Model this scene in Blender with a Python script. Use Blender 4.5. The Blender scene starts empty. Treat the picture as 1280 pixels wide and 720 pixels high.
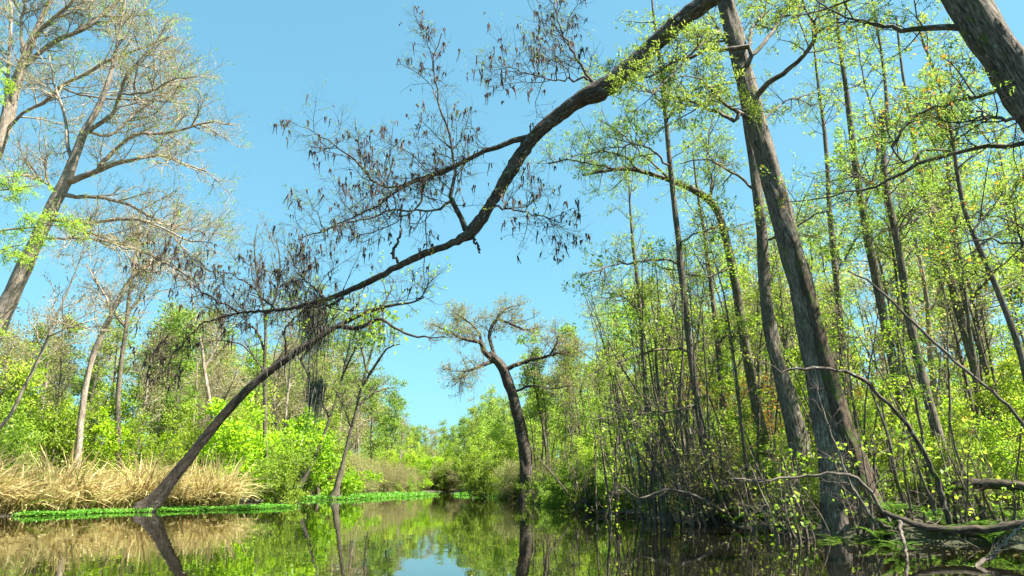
import bpy, math
import numpy as np
from mathutils import Vector

# ------------------------------------------------------------------ camera, sky, sun, exposure
sc = bpy.context.scene
FPX, HOR, CAMH = 900.0, 606.0, 1.0          # focal length in photo pixels, horizon row, eye height in the boat
TH = math.atan((HOR - 360.0) / FPX)
CT, ST = math.cos(TH), math.sin(TH)
cam_d = bpy.data.cameras.new('camera')
cam = bpy.data.objects.new('camera', cam_d)
sc.collection.objects.link(cam)
cam.location = (0, 0, CAMH)
cam.rotation_euler = (math.pi / 2 + TH, 0, 0)
cam_d.sensor_width = 36.0
cam_d.lens = 36.0 * FPX / 1280.0
cam_d.clip_start = 0.1
cam_d.clip_end = 3000
sc.camera = cam

SUN_AZ, SUN_EL = math.radians(106), math.radians(54)     # azimuth clockwise from the view direction (+Y)
world = bpy.data.worlds.new('World')
sc.world = world
world.use_nodes = True
wn, wl = world.node_tree.nodes, world.node_tree.links
wn.clear()
wo = wn.new('ShaderNodeOutputWorld')
wb = wn.new('ShaderNodeBackground')
sky = wn.new('ShaderNodeTexSky')
sky.sky_type = 'NISHITA'
sky.sun_disc = False
sky.sun_elevation = SUN_EL
sky.sun_rotation = SUN_AZ
sky.altitude = 0
sky.air_density = 1.0
sky.dust_density = 1.2
sky.ozone_density = 0.6
tint = wn.new('ShaderNodeMix')
tint.data_type = 'RGBA'
tint.blend_type = 'MULTIPLY'
tint.inputs[0].default_value = 1.0
tint.inputs[7].default_value = (0.83, 1.66, 1.85, 1)
soft = wn.new('ShaderNodeGamma')
soft.inputs['Gamma'].default_value = 0.5
wb.inputs['Strength'].default_value = 0.0655
wl.new(sky.outputs[0], soft.inputs['Color'])
wl.new(soft.outputs[0], tint.inputs[6])
wl.new(tint.outputs[2], wb.inputs['Color'])
wl.new(wb.outputs[0], wo.inputs['Surface'])

sun_d = bpy.data.lights.new('sun', 'SUN')
sun_d.energy = 5.0
sun_d.angle = math.radians(0.6)
sun_d.color = (1.0, 0.95, 0.86)
sun = bpy.data.objects.new('sun', sun_d)
sc.collection.objects.link(sun)
sdir = Vector((math.sin(SUN_AZ) * math.cos(SUN_EL), math.cos(SUN_AZ) * math.cos(SUN_EL), math.sin(SUN_EL)))
sun.rotation_euler = sdir.to_track_quat('Z', 'Y').to_euler()
sun.location = (40, -10, 60)

sc.view_settings.view_transform = 'Standard'
sc.view_settings.look = 'None'
sc.view_settings.gamma = 1.0
sc.view_settings.use_curve_mapping = False
sc.view_settings.exposure = 2.05
sc.render.engine = 'CYCLES'
sc.cycles.max_bounces = 8
sc.cycles.diffuse_bounces = 4
sc.cycles.glossy_bounces = 3
sc.cycles.transmission_bounces = 5
sc.cycles.use_denoising = True
sc.cycles.sample_clamp_indirect = 6.0

# ------------------------------------------------------------------ maths helpers
UP = np.array([0.0, 0.0, 1.0])


def P(px, py, d):
    """world point seen at photo pixel (px, py) at forward distance d"""
    x, u = (px - 640.0) / FPX, (360.0 - py) / FPX
    yy, zz = CT - u * ST, ST + u * CT
    t = d / yy
    return np.array([x * t, d, CAMH + zz * t])


def PX(px, d, z=0.0):
    """world x of column px at distance d and height z"""
    return (px - 640.0) / FPX * (d * CT + (z - CAMH) * ST)


def col_of(x, y, z=0.0):
    return 640.0 + FPX * x / (y * CT + (z - CAMH) * ST)


def nrm(a):
    return a / np.maximum(np.linalg.norm(a, axis=-1, keepdims=True), 1e-9)


def smooth(pts, rad, n):
    """Catmull-Rom through the points, n samples evenly spaced by arc length"""
    p = np.asarray(pts, float)
    r = np.asarray(rad, float)
    q = np.vstack([2 * p[0] - p[1], p, 2 * p[-1] - p[-2]])
    out, ro = [], []
    for i in range(len(p) - 1):
        a, b, c, e = q[i], q[i + 1], q[i + 2], q[i + 3]
        for t in np.linspace(0, 1, 12, endpoint=False):
            out.append(0.5 * (2 * b + (c - a) * t + (2 * a - 5 * b + 4 * c - e) * t * t + (3 * b - a - 3 * c + e) * t ** 3))
            ro.append(r[i] * (1 - t) + r[i + 1] * t)
    out.append(p[-1]); ro.append(r[-1])
    out, ro = np.array(out), np.array(ro)
    s = np.concatenate([[0], np.cumsum(np.linalg.norm(np.diff(out, axis=0), axis=1))])
    k = np.linspace(0, s[-1], n)
    return np.stack([np.interp(k, s, out[:, j]) for j in range(3)], 1), np.interp(k, s, ro)


class Geo:
    """collects quads as arrays; build() links them as one mesh object"""

    def __init__(self):
        self.v, self.q, self.b, self.n = [], [], [], 0

    def add(self, v, q, b=None):
        v = v.reshape(-1, 3)
        self.v.append(v); self.q.append(q.reshape(-1, 4) + self.n)
        self.b.append(v if b is None else b.reshape(-1, 3))
        self.n += len(v)

    def tubes(self, pts, rad, sides=3, flute=None, lump=0.0, seed=0, rough=0.0):
        pts = np.asarray(pts, float); rad = np.asarray(rad, float)
        if pts.ndim == 2:
            pts, rad = pts[None], rad[None]
        N, K, _ = pts.shape
        t = np.empty_like(pts)
        t[:, 1:-1] = pts[:, 2:] - pts[:, :-2]; t[:, 0] = pts[:, 1] - pts[:, 0]; t[:, -1] = pts[:, -1] - pts[:, -2]
        t = nrm(t)
        m = nrm(pts[:, -1] - pts[:, 0])
        ref = np.where(np.abs(m[:, 2:3]) < 0.8, np.array([[0, 0, 1.0]]), np.array([[1.0, 0.1, 0]]))
        ref = nrm(ref - m * np.sum(ref * m, 1, keepdims=True))[:, None, :]
        n1 = nrm(ref - t * np.sum(ref * t, 2, keepdims=True))
        n2 = np.cross(t, n1)
        ph = np.linspace(0, 2 * np.pi, sides, endpoint=False)
        R = np.repeat(rad[:, :, None], sides, 2)
        s = np.concatenate([np.zeros((N, 1)), np.cumsum(np.linalg.norm(np.diff(pts, axis=1), axis=2), 1)], 1)
        if flute is not None:                     # flutes: amplitude, decay length, lobes
            amp, dec, lobes = flute
            rg = np.random.default_rng(seed)
            f = np.zeros(sides)
            for k in (lobes, lobes + 2, lobes * 2 + 1):
                f = f + np.cos(k * ph + rg.uniform(0, 6.28)) / (1 + 0.3 * (k - lobes))
            R = R * (1 + (amp * np.exp(-s / dec) + 0.035)[:, :, None] * f[None, None])
        if lump > 0:
            rg = np.random.default_rng(seed + 7)
            for k in range(5):
                a, w, o = rg.integers(1, 5), rg.uniform(0.8, 5.0), rg.uniform(0, 6.28)
                R = R * (1 + lump * 0.5 * np.sin(a * ph[None, None] + w * s[:, :, None] + o))
        if rough > 0:
            rg = np.random.default_rng(seed + 13)
            nz = rg.normal(size=(N, K, sides)); nz = nz + 0.6 * np.roll(nz, 1, 1) + 0.6 * np.roll(nz, -1, 1)
            R = R * (1 + rough * nz)
        c, sn = np.cos(ph), np.sin(ph)
        V = pts[:, :, None] + R[..., None] * (n1[:, :, None] * c[None, None, :, None] + n2[:, :, None] * sn[None, None, :, None])
        r0 = np.maximum(rad.max(1), 0.02)[:, None, None]
        off = np.arange(N)[:, None, None] * 1.37
        B = np.stack(np.broadcast_arrays(r0 * c[None, None] + off, r0 * sn[None, None] + 0 * off, s[:, :, None] + off), 3)
        i = np.arange(N)[:, None, None] * K * sides
        k = np.arange(K - 1)[None, :, None] * sides
        a = np.arange(sides)[None, None]; a2 = (a + 1) % sides
        Q = np.stack(np.broadcast_arrays(i + k + a, i + k + a2, i + k + sides + a2, i + k + sides + a), 3)
        self.add(V, Q, B)

    def leaves(self, c, ax, L, W, rng, flat=0.6, fold=0.18):
        """leaf quads: base point c, axis ax, length, width; normals lean upward by `flat`"""
        c = np.asarray(c, float)
        N = len(c)
        if N == 0:
            return
        ax = nrm(np.asarray(ax, float))
        up = rng.normal(size=(N, 3)) * (1 - flat) + UP * flat
        side = nrm(np.cross(ax, up))
        up = np.cross(side, ax)
        L = np.broadcast_to(np.asarray(L, float), (N,))[:, None] * rng.uniform(0.7, 1.25, (N, 1))
        W = np.broadcast_to(np.asarray(W, float), (N,))[:, None] * rng.uniform(0.7, 1.25, (N, 1))
        mid = c + ax * L * 0.45 + up * L * fold
        V = np.stack([c, mid + side * W * 0.5, c + ax * L, mid - side * W * 0.5], 1)
        self.add(V, np.arange(N * 4).reshape(N, 4))

    def mesh(self, name, mat, origin=None, smooth_shade=True):
        v = np.vstack(self.v)
        if origin is not None:
            v = v - np.asarray(origin)
        q = np.vstack(self.q).astype(np.int32)
        b = np.vstack(self.b)
        me = bpy.data.meshes.new(name)
        me.vertices.add(len(v)); me.loops.add(q.size); me.polygons.add(len(q))
        me.vertices.foreach_set('co', v.astype(np.float32).ravel())
        me.loops.foreach_set('vertex_index', q.ravel())
        me.polygons.foreach_set('loop_start', np.arange(0, q.size, 4, dtype=np.int32))
        me.polygons.foreach_set('use_smooth', np.full(len(q), smooth_shade))
        at = me.attributes.new('bark', 'FLOAT_VECTOR', 'POINT')
        at.data.foreach_set('vector', b.astype(np.float32).ravel())
        me.materials.append(mat)
        me.update(calc_edges=True)
        return me

    def build(self, name, mat, parent=None, origin=None, stuff=False, smooth_shade=True):
        o = bpy.data.objects.new(name, self.mesh(name, mat, origin, smooth_shade))
        sc.collection.objects.link(o)
        o.parent = parent
        if stuff:
            o['kind'] = 'stuff'
        return o


def thing(name, label, cat, loc, group=None, rotz=0.0, scale=1.0):
    o = bpy.data.objects.new(name, None)
    o.empty_display_size = 0.3
    sc.collection.objects.link(o)
    o.location = tuple(loc); o.rotation_euler = (0, 0, rotz); o.scale = (scale,) * 3
    o['label'] = label; o['category'] = cat
    if group:
        o['group'] = group
    return o


# --- branching, one level at a time, vectorised
def shoot(st, dr, L, r, K, wob, trop, rng, tip=0.35):
    N = len(st)
    L = np.broadcast_to(np.asarray(L, float), (N,)); r = np.broadcast_to(np.asarray(r, float), (N,))
    pts = np.empty((N, K + 1, 3)); pts[:, 0] = st
    d = nrm(dr)
    for k in range(K):
        pts[:, k + 1] = pts[:, k] + d * (L / K)[:, None]
        d = nrm(d + rng.normal(size=(N, 3)) * wob + np.array([0, 0, trop]))
    rad = r[:, None] * np.linspace(1, tip, K + 1)[None]
    return pts, rad


def spawn(pts, rad, m, t0, t1, ang, flat, up, rng):
    """m side shoots on each parent curve: start, direction, parent radius, t"""
    N, K, _ = pts.shape
    t = rng.uniform(t0, t1, (N, m))
    f = t * (K - 1); i = np.minimum(f.astype(int), K - 2); w = (f - i)[..., None]
    n = np.arange(N)[:, None]
    a, b = pts[n, i], pts[n, i + 1]
    st = a * (1 - w) + b * w
    d = nrm(b - a)
    pr = rad[n, i] * (1 - w[..., 0]) + rad[n, i + 1] * w[..., 0]
    rv = rng.normal(size=d.shape); rv[..., 2] *= flat
    perp = nrm(rv - d * np.sum(rv * d, -1, keepdims=True))
    an = np.radians(rng.normal(ang, 12, (N, m)))[..., None]
    dd = nrm(d * np.cos(an) + perp * np.sin(an) + UP * up)
    return st.reshape(-1, 3), dd.reshape(-1, 3), pr.reshape(-1), t.reshape(-1)


def dress(limbs, spec, rng):
    """grow twig levels on limb curves (list of (pts, rad) of equal sample count). returns twig batches, last batch"""
    pts = np.stack([l[0] for l in limbs]); rad = np.stack([l[1] for l in limbs])
    out = []
    for k, s in enumerate(spec):
        st, dr, pr, t = spawn(pts, rad, s['n'], s.get('t0', 0.15), s.get('t1', 1.0), s.get('ang', 55), s.get('flat', 0.7), s.get('up', 0.15), rng)
        L = s['L'] * rng.uniform(0.5, 1.3, len(st)) * (1 - s.get('taper', 0.45) * t)
        r = np.minimum(pr * 0.7, s['r'] * rng.uniform(0.7, 1.2, len(st)))
        pts, rad = shoot(st, dr, L, r, s.get('K', 4), s.get('wob', 0.18), s.get('trop', 0.03), rng)
        out.append((pts, rad))
    return out


def along(pts, m, rng, t0=0.0, t1=1.0):
    """m random points and directions on each curve"""
    N, K, _ = pts.shape
    t = rng.uniform(t0, t1, (N, m)); f = t * (K - 1); i = np.minimum(f.astype(int), K - 2); w = (f - i)[..., None]
    n = np.arange(N)[:, None]
    a, b = pts[n, i], pts[n, i + 1]
    return (a * (1 - w) + b * w).reshape(-1, 3), nrm(b - a).reshape(-1, 3)


# ------------------------------------------------------------------ materials
def mat_new(name):
    m = bpy.data.materials.new(name); m.use_nodes = True
    n = m.node_tree.nodes; n.clear()
    return m, n, m.node_tree.links


def ramp(n, stops):
    r = n.new('ShaderNodeValToRGB'); e = r.color_ramp.elements
    while len(e) < len(stops):
        e.new(0.5)
    for k, (p, c) in enumerate(stops):
        e[k].position = p; e[k].color = (*c, 1)
    return r


def leaf_mat(name, stops, trans=0.5, gloss=0.022, rough=0.5, vary=0.25):
    m, n, l = mat_new(name)
    out = n.new('ShaderNodeOutputMaterial')
    geo = n.new('ShaderNodeNewGeometry'); oi = n.new('ShaderNodeObjectInfo')
    rp = ramp(n, stops)
    l.new(geo.outputs['Random Per Island'], rp.inputs[0])
    hv = n.new('ShaderNodeHueSaturation')
    mr = n.new('ShaderNodeMapRange'); mr.inputs[3].default_value = 1 - vary; mr.inputs[4].default_value = 1 + vary
    l.new(oi.outputs['Random'], mr.inputs[0]); l.new(mr.outputs[0], hv.inputs['Value'])
    mh = n.new('ShaderNodeMapRange'); mh.inputs[3].default_value = 0.487; mh.inputs[4].default_value = 0.513
    ml = n.new('ShaderNodeMath'); ml.operation = 'MULTIPLY'; ml.inputs[1].default_value = 7.31
    fr = n.new('ShaderNodeMath'); fr.operation = 'FRACT'
    l.new(oi.outputs['Random'], ml.inputs[0]); l.new(ml.outputs[0], fr.inputs[0]); l.new(fr.outputs[0], mh.inputs[0]); l.new(mh.outputs[0], hv.inputs['Hue'])
    l.new(rp.outputs[0], hv.inputs['Color'])
    df = n.new('ShaderNodeBsdfDiffuse'); tr = n.new('ShaderNodeBsdfTranslucent'); gl = n.new('ShaderNodeBsdfGlossy')
    gl.inputs['Roughness'].default_value = rough
    tc = n.new('ShaderNodeHueSaturation'); tc.inputs['Value'].default_value = 1.5; tc.inputs['Hue'].default_value = 0.495
    l.new(hv.outputs[0], df.inputs[0]); l.new(hv.outputs[0], tc.inputs['Color']); l.new(tc.outputs[0], tr.inputs[0])
    m1 = n.new('ShaderNodeMixShader'); m1.inputs[0].default_value = trans
    l.new(df.outputs[0], m1.inputs[1]); l.new(tr.outputs[0], m1.inputs[2])
    m2 = n.new('ShaderNodeMixShader')
    m2.inputs[0].default_value = gloss
    l.new(m1.outputs[0], m2.inputs[1]); l.new(gl.outputs[0], m2.inputs[2])
    l.new(m2.outputs[0], out.inputs['Surface'])
    return m


def bark_mat(name, dark, mid, light, moss=0.0, mosscol=(0.07, 0.10, 0.02), scale=1.0, bump=0.6, lichen=0.0):
    m, n, l = mat_new(name)
    out = n.new('ShaderNodeOutputMaterial'); b = n.new('ShaderNodeBsdfPrincipled')
    b.inputs['Roughness'].default_value = 0.9; b.inputs['Specular IOR Level'].default_value = 0.2
    at = n.new('ShaderNodeAttribute'); at.attribute_name = 'bark'
    mp = n.new('ShaderNodeMapping'); mp.inputs['Scale'].default_value = (24 * scale, 24 * scale, 5.5 * scale)
    l.new(at.outputs['Vector'], mp.inputs[0])
    nz = n.new('ShaderNodeTexNoise'); nz.inputs['Scale'].default_value = 1.0; nz.inputs['Detail'].default_value = 6; nz.inputs['Roughness'].default_value = 0.65
    l.new(mp.outputs[0], nz.inputs['Vector'])
    rp = ramp(n, [(0.36, dark), (0.5, mid), (0.66, light)])
    l.new(nz.outputs[0], rp.inputs[0])
    n2 = n.new('ShaderNodeTexNoise'); n2.inputs['Scale'].default_value = 1.6; n2.inputs['Detail'].default_value = 4
    l.new(at.outputs['Vector'], n2.inputs['Vector'])
    mx = n.new('ShaderNodeMix'); mx.data_type = 'RGBA'; mx.blend_type = 'MULTIPLY'; mx.inputs[0].default_value = 0.7
    r2 = ramp(n, [(0.35, (0.5, 0.48, 0.46)), (0.65, (1.25, 1.23, 1.2))])
    l.new(n2.outputs[0], r2.inputs[0]); l.new(rp.outputs[0], mx.inputs[6]); l.new(r2.outputs[0], mx.inputs[7])
    col = mx.outputs[2]
    if moss > 0:
        n3 = n.new('ShaderNodeTexNoise'); n3.inputs['Scale'].default_value = 2.3; n3.inputs['Detail'].default_value = 8; n3.inputs['Roughness'].default_value = 0.7
        ad = n.new('ShaderNodeVectorMath'); ad.operation = 'ADD'; ad.inputs[1].default_value = (7, 3, 11)
        l.new(at.outputs['Vector'], ad.inputs[0]); l.new(ad.outputs[0], n3.inputs['Vector'])
        r3 = ramp(n, [(0.62 - 0.2 * moss, (0, 0, 0)), (0.72 - 0.2 * moss, (1, 1, 1))])
        l.new(n3.outputs[0], r3.inputs[0])
        m3 = n.new('ShaderNodeMix'); m3.data_type = 'RGBA'; m3.inputs[7].default_value = (*mosscol, 1)
        l.new(r3.outputs[0], m3.inputs[0]); l.new(col, m3.inputs[6]); col = m3.outputs[2]
    if lichen > 0:
        n4 = n.new('ShaderNodeTexNoise'); n4.inputs['Scale'].default_value = 9; n4.inputs['Detail'].default_value = 4
        l.new(at.outputs['Vector'], n4.inputs['Vector'])
        r4 = ramp(n, [(0.6, (0, 0, 0)), (0.68, (lichen,) * 3)])
        l.new(n4.outputs[0], r4.inputs[0])
        m4 = n.new('ShaderNodeMix'); m4.data_type = 'RGBA'; m4.inputs[7].default_value = (0.34, 0.36, 0.30, 1)
        l.new(r4.outputs[0], m4.inputs[0]); l.new(col, m4.inputs[6]); col = m4.outputs[2]
    l.new(col, b.inputs['Base Color'])
    bp = n.new('ShaderNodeBump'); bp.inputs['Strength'].default_value = bump; bp.inputs['Distance'].default_value = 0.035
    l.new(nz.outputs[0], bp.inputs['Height']); l.new(bp.outputs[0], b.inputs['Normal'])
    l.new(b.outputs[0], out.inputs['Surface'])
    return m


M = {}
M['bark_cypress'] = bark_mat('bark_cypress', (0.034, 0.026, 0.019), (0.14, 0.112, 0.085), (0.31, 0.265, 0.21), moss=0.3, lichen=0.6, bump=1.0)
M['bark_limb'] = bark_mat('bark_limb', (0.022, 0.017, 0.013), (0.08, 0.064, 0.05), (0.20, 0.165, 0.13), moss=0.3, lichen=0.7, bump=1.0)
M['bark_lean'] = bark_mat('bark_lean', (0.016, 0.012, 0.010), (0.065, 0.05, 0.04), (0.15, 0.12, 0.095), moss=0.15, lichen=0.35, bump=1.0)
M['bark_pale'] = bark_mat('bark_pale', (0.13, 0.10, 0.075), (0.30, 0.245, 0.19), (0.48, 0.41, 0.33), lichen=0.4, bump=0.8)
M['bark_pole'] = bark_mat('bark_pole', (0.035, 0.027, 0.021), (0.125, 0.10, 0.077), (0.25, 0.21, 0.165), moss=0.45, lichen=0.5, scale=1.3)
M['bark_mossy'] = bark_mat('bark_mossy', (0.02, 0.016, 0.012), (0.07, 0.055, 0.04), (0.15, 0.12, 0.085), moss=0.45, mosscol=(0.05, 0.06, 0.018), bump=1.0)
M['bark_rust'] = bark_mat('bark_rust', (0.025, 0.017, 0.011), (0.085, 0.06, 0.042), (0.19, 0.14, 0.10), moss=0.6, bump=1.0)
M['twig_dark'] = bark_mat('twig_dark', (0.03, 0.023, 0.02), (0.065, 0.05, 0.042), (0.11, 0.09, 0.075))
M['twig_pale'] = bark_mat('twig_pale', (0.20, 0.165, 0.11), (0.36, 0.30, 0.20), (0.50, 0.43, 0.30))
M['twig_brown'] = bark_mat('twig_brown', (0.07, 0.055, 0.04), (0.14, 0.115, 0.085), (0.24, 0.20, 0.15))
M['dead_wood'] = bark_mat('dead_wood', (0.06, 0.048, 0.037), (0.14, 0.115, 0.09), (0.25, 0.21, 0.17))
M['leaf_bright'] = leaf_mat('leaf_bright', [(0.0, (0.15, 0.27, 0.016)), (0.5, (0.25, 0.38, 0.025)), (0.85, (0.34, 0.47, 0.035)), (1.0, (0.44, 0.47, 0.06))])
M['leaf_yellow'] = leaf_mat('leaf_yellow', [(0.0, (0.18, 0.32, 0.012)), (0.6, (0.27, 0.43, 0.013)), (1.0, (0.36, 0.48, 0.02))])
M['leaf_green'] = leaf_mat('leaf_green', [(0.0, (0.09, 0.16, 0.014)), (0.5, (0.17, 0.26, 0.022)), (1.0, (0.27, 0.36, 0.04))])
M['leaf_cypress'] = leaf_mat('leaf_cypress', [(0.0, (0.13, 0.22, 0.02)), (0.6, (0.21, 0.32, 0.035)), (1.0, (0.31, 0.40, 0.07))], vary=0.15)
M['leaf_olive'] = leaf_mat('leaf_olive', [(0.0, (0.17, 0.16, 0.05)), (0.5, (0.24, 0.24, 0.07)), (1.0, (0.32, 0.30, 0.12))])
M['leaf_tan'] = leaf_mat('leaf_tan', [(0.0, (0.22, 0.16, 0.07)), (0.5, (0.30, 0.23, 0.10)), (1.0, (0.30, 0.32, 0.09))], trans=0.3)
M['leaf_orange'] = leaf_mat('leaf_orange', [(0.0, (0.40, 0.36, 0.03)), (0.4, (0.46, 0.30, 0.03)), (0.8, (0.45, 0.18, 0.03)), (1.0, (0.30, 0.40, 0.03))])
M['catkin'] = leaf_mat('catkin', [(0.0, (0.045, 0.03, 0.028)), (0.6, (0.09, 0.06, 0.05)), (1.0, (0.16, 0.10, 0.08))], trans=0.15, vary=0.05)
M['moss'] = leaf_mat('moss', [(0.0, (0.08, 0.085, 0.06)), (0.6, (0.14, 0.145, 0.105)), (1.0, (0.21, 0.21, 0.16))], trans=0.25, vary=0.1)
M['reed'] = leaf_mat('reed', [(0.0, (0.16, 0.11, 0.04)), (0.15, (0.30, 0.22, 0.09)), (0.4, (0.45, 0.36, 0.16)), (0.8, (0.60, 0.50, 0.25)), (0.93, (0.48, 0.43, 0.14)), (1.0, (0.22, 0.33, 0.04))], trans=0.3, vary=0.02)
M['float_leaf'] = leaf_mat('float_leaf', [(0.0, (0.045, 0.16, 0.012)), (0.4, (0.08, 0.27, 0.02)), (0.85, (0.16, 0.38, 0.04)), (1.0, (0.28, 0.34, 0.08))], trans=0.35, vary=0.02)
M['fern'] = leaf_mat('fern', [(0.0, (0.05, 0.11, 0.015)), (0.6, (0.09, 0.18, 0.02)), (1.0, (0.16, 0.26, 0.03))], vary=0.1)


def ground_mat():
    m, n, l = mat_new('leaf_litter')
    out = n.new('ShaderNodeOutputMaterial'); b = n.new('ShaderNodeBsdfPrincipled'); b.inputs['Roughness'].default_value = 0.95
    tc = n.new('ShaderNodeTexCoord')
    a = n.new('ShaderNodeTexNoise'); a.inputs['Scale'].default_value = 9; a.inputs['Detail'].default_value = 8; a.inputs['Roughness'].default_value = 0.75
    c = n.new('ShaderNodeTexNoise'); c.inputs['Scale'].default_value = 0.35; c.inputs['Detail'].default_value = 4
    l.new(tc.outputs['Object'], a.inputs['Vector']); l.new(tc.outputs['Object'], c.inputs['Vector'])
    r = ramp(n, [(0.3, (0.018, 0.013, 0.009)), (0.5, (0.045, 0.034, 0.021)), (0.7, (0.12, 0.09, 0.055))])
    l.new(a.outputs[0], r.inputs[0])
    g = ramp(n, [(0.45, (0, 0, 0)), (0.65, (0.7, 0.7, 0.7))]); l.new(c.outputs[0], g.inputs[0])
    mx = n.new('ShaderNodeMix'); mx.data_type = 'RGBA'; mx.inputs[7].default_value = (0.045, 0.06, 0.018, 1)
    l.new(g.outputs[0], mx.inputs[0]); l.new(r.outputs[0], mx.inputs[6]); l.new(mx.outputs[2], b.inputs['Base Color'])
    bp = n.new('ShaderNodeBump'); bp.inputs['Strength'].default_value = 0.8; bp.inputs['Distance'].default_value = 0.05
    l.new(a.outputs[0], bp.inputs['Height']); l.new(bp.outputs[0], b.inputs['Normal'])
    l.new(b.outputs[0], out.inputs['Surface'])
    return m


def water_mat():
    m, n, l = mat_new('black_water')
    out = n.new('ShaderNodeOutputMaterial'); b = n.new('ShaderNodeBsdfPrincipled')
    b.inputs['Base Color'].default_value = (0.006, 0.0048, 0.0025, 1)
    b.inputs['Roughness'].default_value = 0.015
    b.inputs['IOR'].default_value = 1.6
    tc = n.new('ShaderNodeTexCoord')
    mp = n.new('ShaderNodeMapping'); mp.inputs['Scale'].default_value = (1.0, 0.55, 1.0)
    l.new(tc.outputs['Object'], mp.inputs[0])
    a = n.new('ShaderNodeTexNoise'); a.inputs['Scale'].default_value = 1.3; a.inputs['Detail'].default_value = 3
    l.new(mp.outputs[0], a.inputs['Vector'])
    bp = n.new('ShaderNodeBump'); bp.inputs['Strength'].default_value = 0.35; bp.inputs['Distance'].default_value = 0.011
    l.new(a.outputs[0], bp.inputs['Height']); l.new(bp.outputs[0], b.inputs['Normal'])
    l.new(b.outputs[0], out.inputs['Surface'])
    return m


# ------------------------------------------------------------------ the setting: ground, water
LEFT_EDGE = [(-40, -60), (-26, -5), (-18.8, 12), (-17.5, 20), (-16.8, 23.5), (-16.2, 26.6), (-14.9, 29.7), (-12.2, 32.4), (-11.0, 35.5), (-13.2, 40), (-16.3, 49), (-16.5, 56), (-14.5, 66), (-13, 80), (-13, 104)]
RIGHT_EDGE = [(12, -60), (10.5, 0), (9.4, 9.5), (8.3, 12.6), (6.9, 14.2), (6.4, 17.2), (5.2, 19.2), (4.4, 23), (3.8, 29), (2.4, 38), (0.7, 47), (-0.6, 60), (-1.7, 80), (-4, 104)]
POLY = np.array(LEFT_EDGE + [(-10, 116)] + RIGHT_EDGE[::-1], float)


def shore(x, y):
    """signed distance to the channel bank: positive on land"""
    x = np.atleast_1d(np.asarray(x, float)); y = np.atleast_1d(np.asarray(y, float))
    best = np.full(x.shape, 1e9); ins = np.zeros(x.shape, bool)
    n = len(POLY)
    for i in range(n):
        a, b = POLY[i], POLY[(i + 1) % n]
        e = b - a
        t = np.clip(((x - a[0]) * e[0] + (y - a[1]) * e[1]) / (e @ e), 0, 1)
        best = np.minimum(best, np.hypot(x - a[0] - t * e[0], y - a[1] - t * e[1]))
        c = ((a[1] > y) != (b[1] > y)) & (x < (b[0] - a[0]) * (y - a[1]) / (b[1] - a[1] + 1e-12) + a[0])
        ins ^= c
    return np.where(ins, -best, best)


def terrain(x, y):
    s = shore(x, y)
    x = np.atleast_1d(np.asarray(x, float)); y = np.atleast_1d(np.asarray(y, float))
    nz = 0.10 * np.sin(0.9 * x + 1.3 * np.sin(0.7 * y)) * np.sin(0.8 * y + 0.6) + 0.05 * np.sin(2.9 * x + 0.4) * np.sin(2.3 * y)
    land = 0.02 + 0.16 * (1 - np.exp(-np.maximum(s, 0) / 1.2)) + 0.15 * np.clip(s / 15, 0, 1) + nz * np.clip(s / 1.5, 0, 1)
    wet = 0.02 - 0.5 * np.clip(-s / 1.2, 0, 1)
    z = np.where(s > 0, land, wet)
    # low root mound under the big cypress
    z = z + 0.30 * np.exp(-(((x - 7.3) / 1.5) ** 2 + ((y - 15.0) / 1.1) ** 2))
    return z


def tz(x, y):
    return float(terrain(x, y)[0])


u = np.linspace(-1, 1, 241)
gx = 5 + 30 * np.sinh(u * 3.6) / np.sinh(1.0) * 0.9
gy = 20 + 32 * np.sinh(u * 3.6) / np.sinh(1.0) * 0.9
GX, GY = np.meshgrid(gx, gy)
GZ = terrain(GX.ravel(), GY.ravel())
g = Geo()
nn = len(u)
ii = (np.arange(nn - 1)[:, None] * nn + np.arange(nn - 1)[None]).ravel()
g.add(np.stack([GX.ravel(), GY.ravel(), GZ], 1), np.stack([ii, ii + 1, ii + nn + 1, ii + nn], 1))
gr = g.build('ground', ground_mat()); gr['kind'] = 'structure'
g = Geo()
g.add(np.array([[-70, -60, 0], [70, -60, 0], [70, 125, 0], [-70, 125, 0]], float), np.array([[0, 1, 2, 3]]))
wt = g.build('water', water_mat()); wt['kind'] = 'structure'

# ------------------------------------------------------------------ traced trees
K_LIMB = 18


def trace(pts, d0, d1=None, n=K_LIMB, jig=0.0, seed=0, wf=0.52):
    """pts: (px, py, width px) rows -> curve and radii; distance goes from d0 to d1 along it"""
    d1 = d0 if d1 is None else d1
    m = len(pts)
    s = np.concatenate([[0], np.cumsum([math.hypot(pts[i + 1][0] - pts[i][0], pts[i + 1][1] - pts[i][1]) for i in range(m - 1)])])
    s = s / s[-1]
    W, R = [], []
    for (px, py, w), t in zip(pts, s):
        d = d0 + (d1 - d0) * t
        p = P(px, py, d)
        W.append(p); R.append(0.5 * wf * w / FPX * (d * CT + (p[2] - CAMH) * ST))
    W, R = smooth(W, R, n)
    if jig > 0:
        rg = np.random.default_rng(seed)
        W[1:-1] += rg.normal(size=(n - 2, 3)) * jig
    return W, R


def moss_strands(g, anchors, rng, n, length, spread=0.10, r=0.011):
    """drooping strands of moss below anchor points"""
    a = np.repeat(np.asarray(anchors, float), n, 0) + rng.normal(size=(len(anchors) * n, 3)) * np.array([spread, spread, spread * 1.2])
    L = length * (0.15 + rng.exponential(0.33, len(a)).clip(0, 1.1))
    pts, rad = shoot(a, np.tile([0, 0, -1.0], (len(a), 1)) + rng.normal(size=(len(a), 3)) * 0.08, L, r, 5, 0.10, -0.25, rng, tip=0.2)
    g.tubes(pts, rad, 3)


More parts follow.
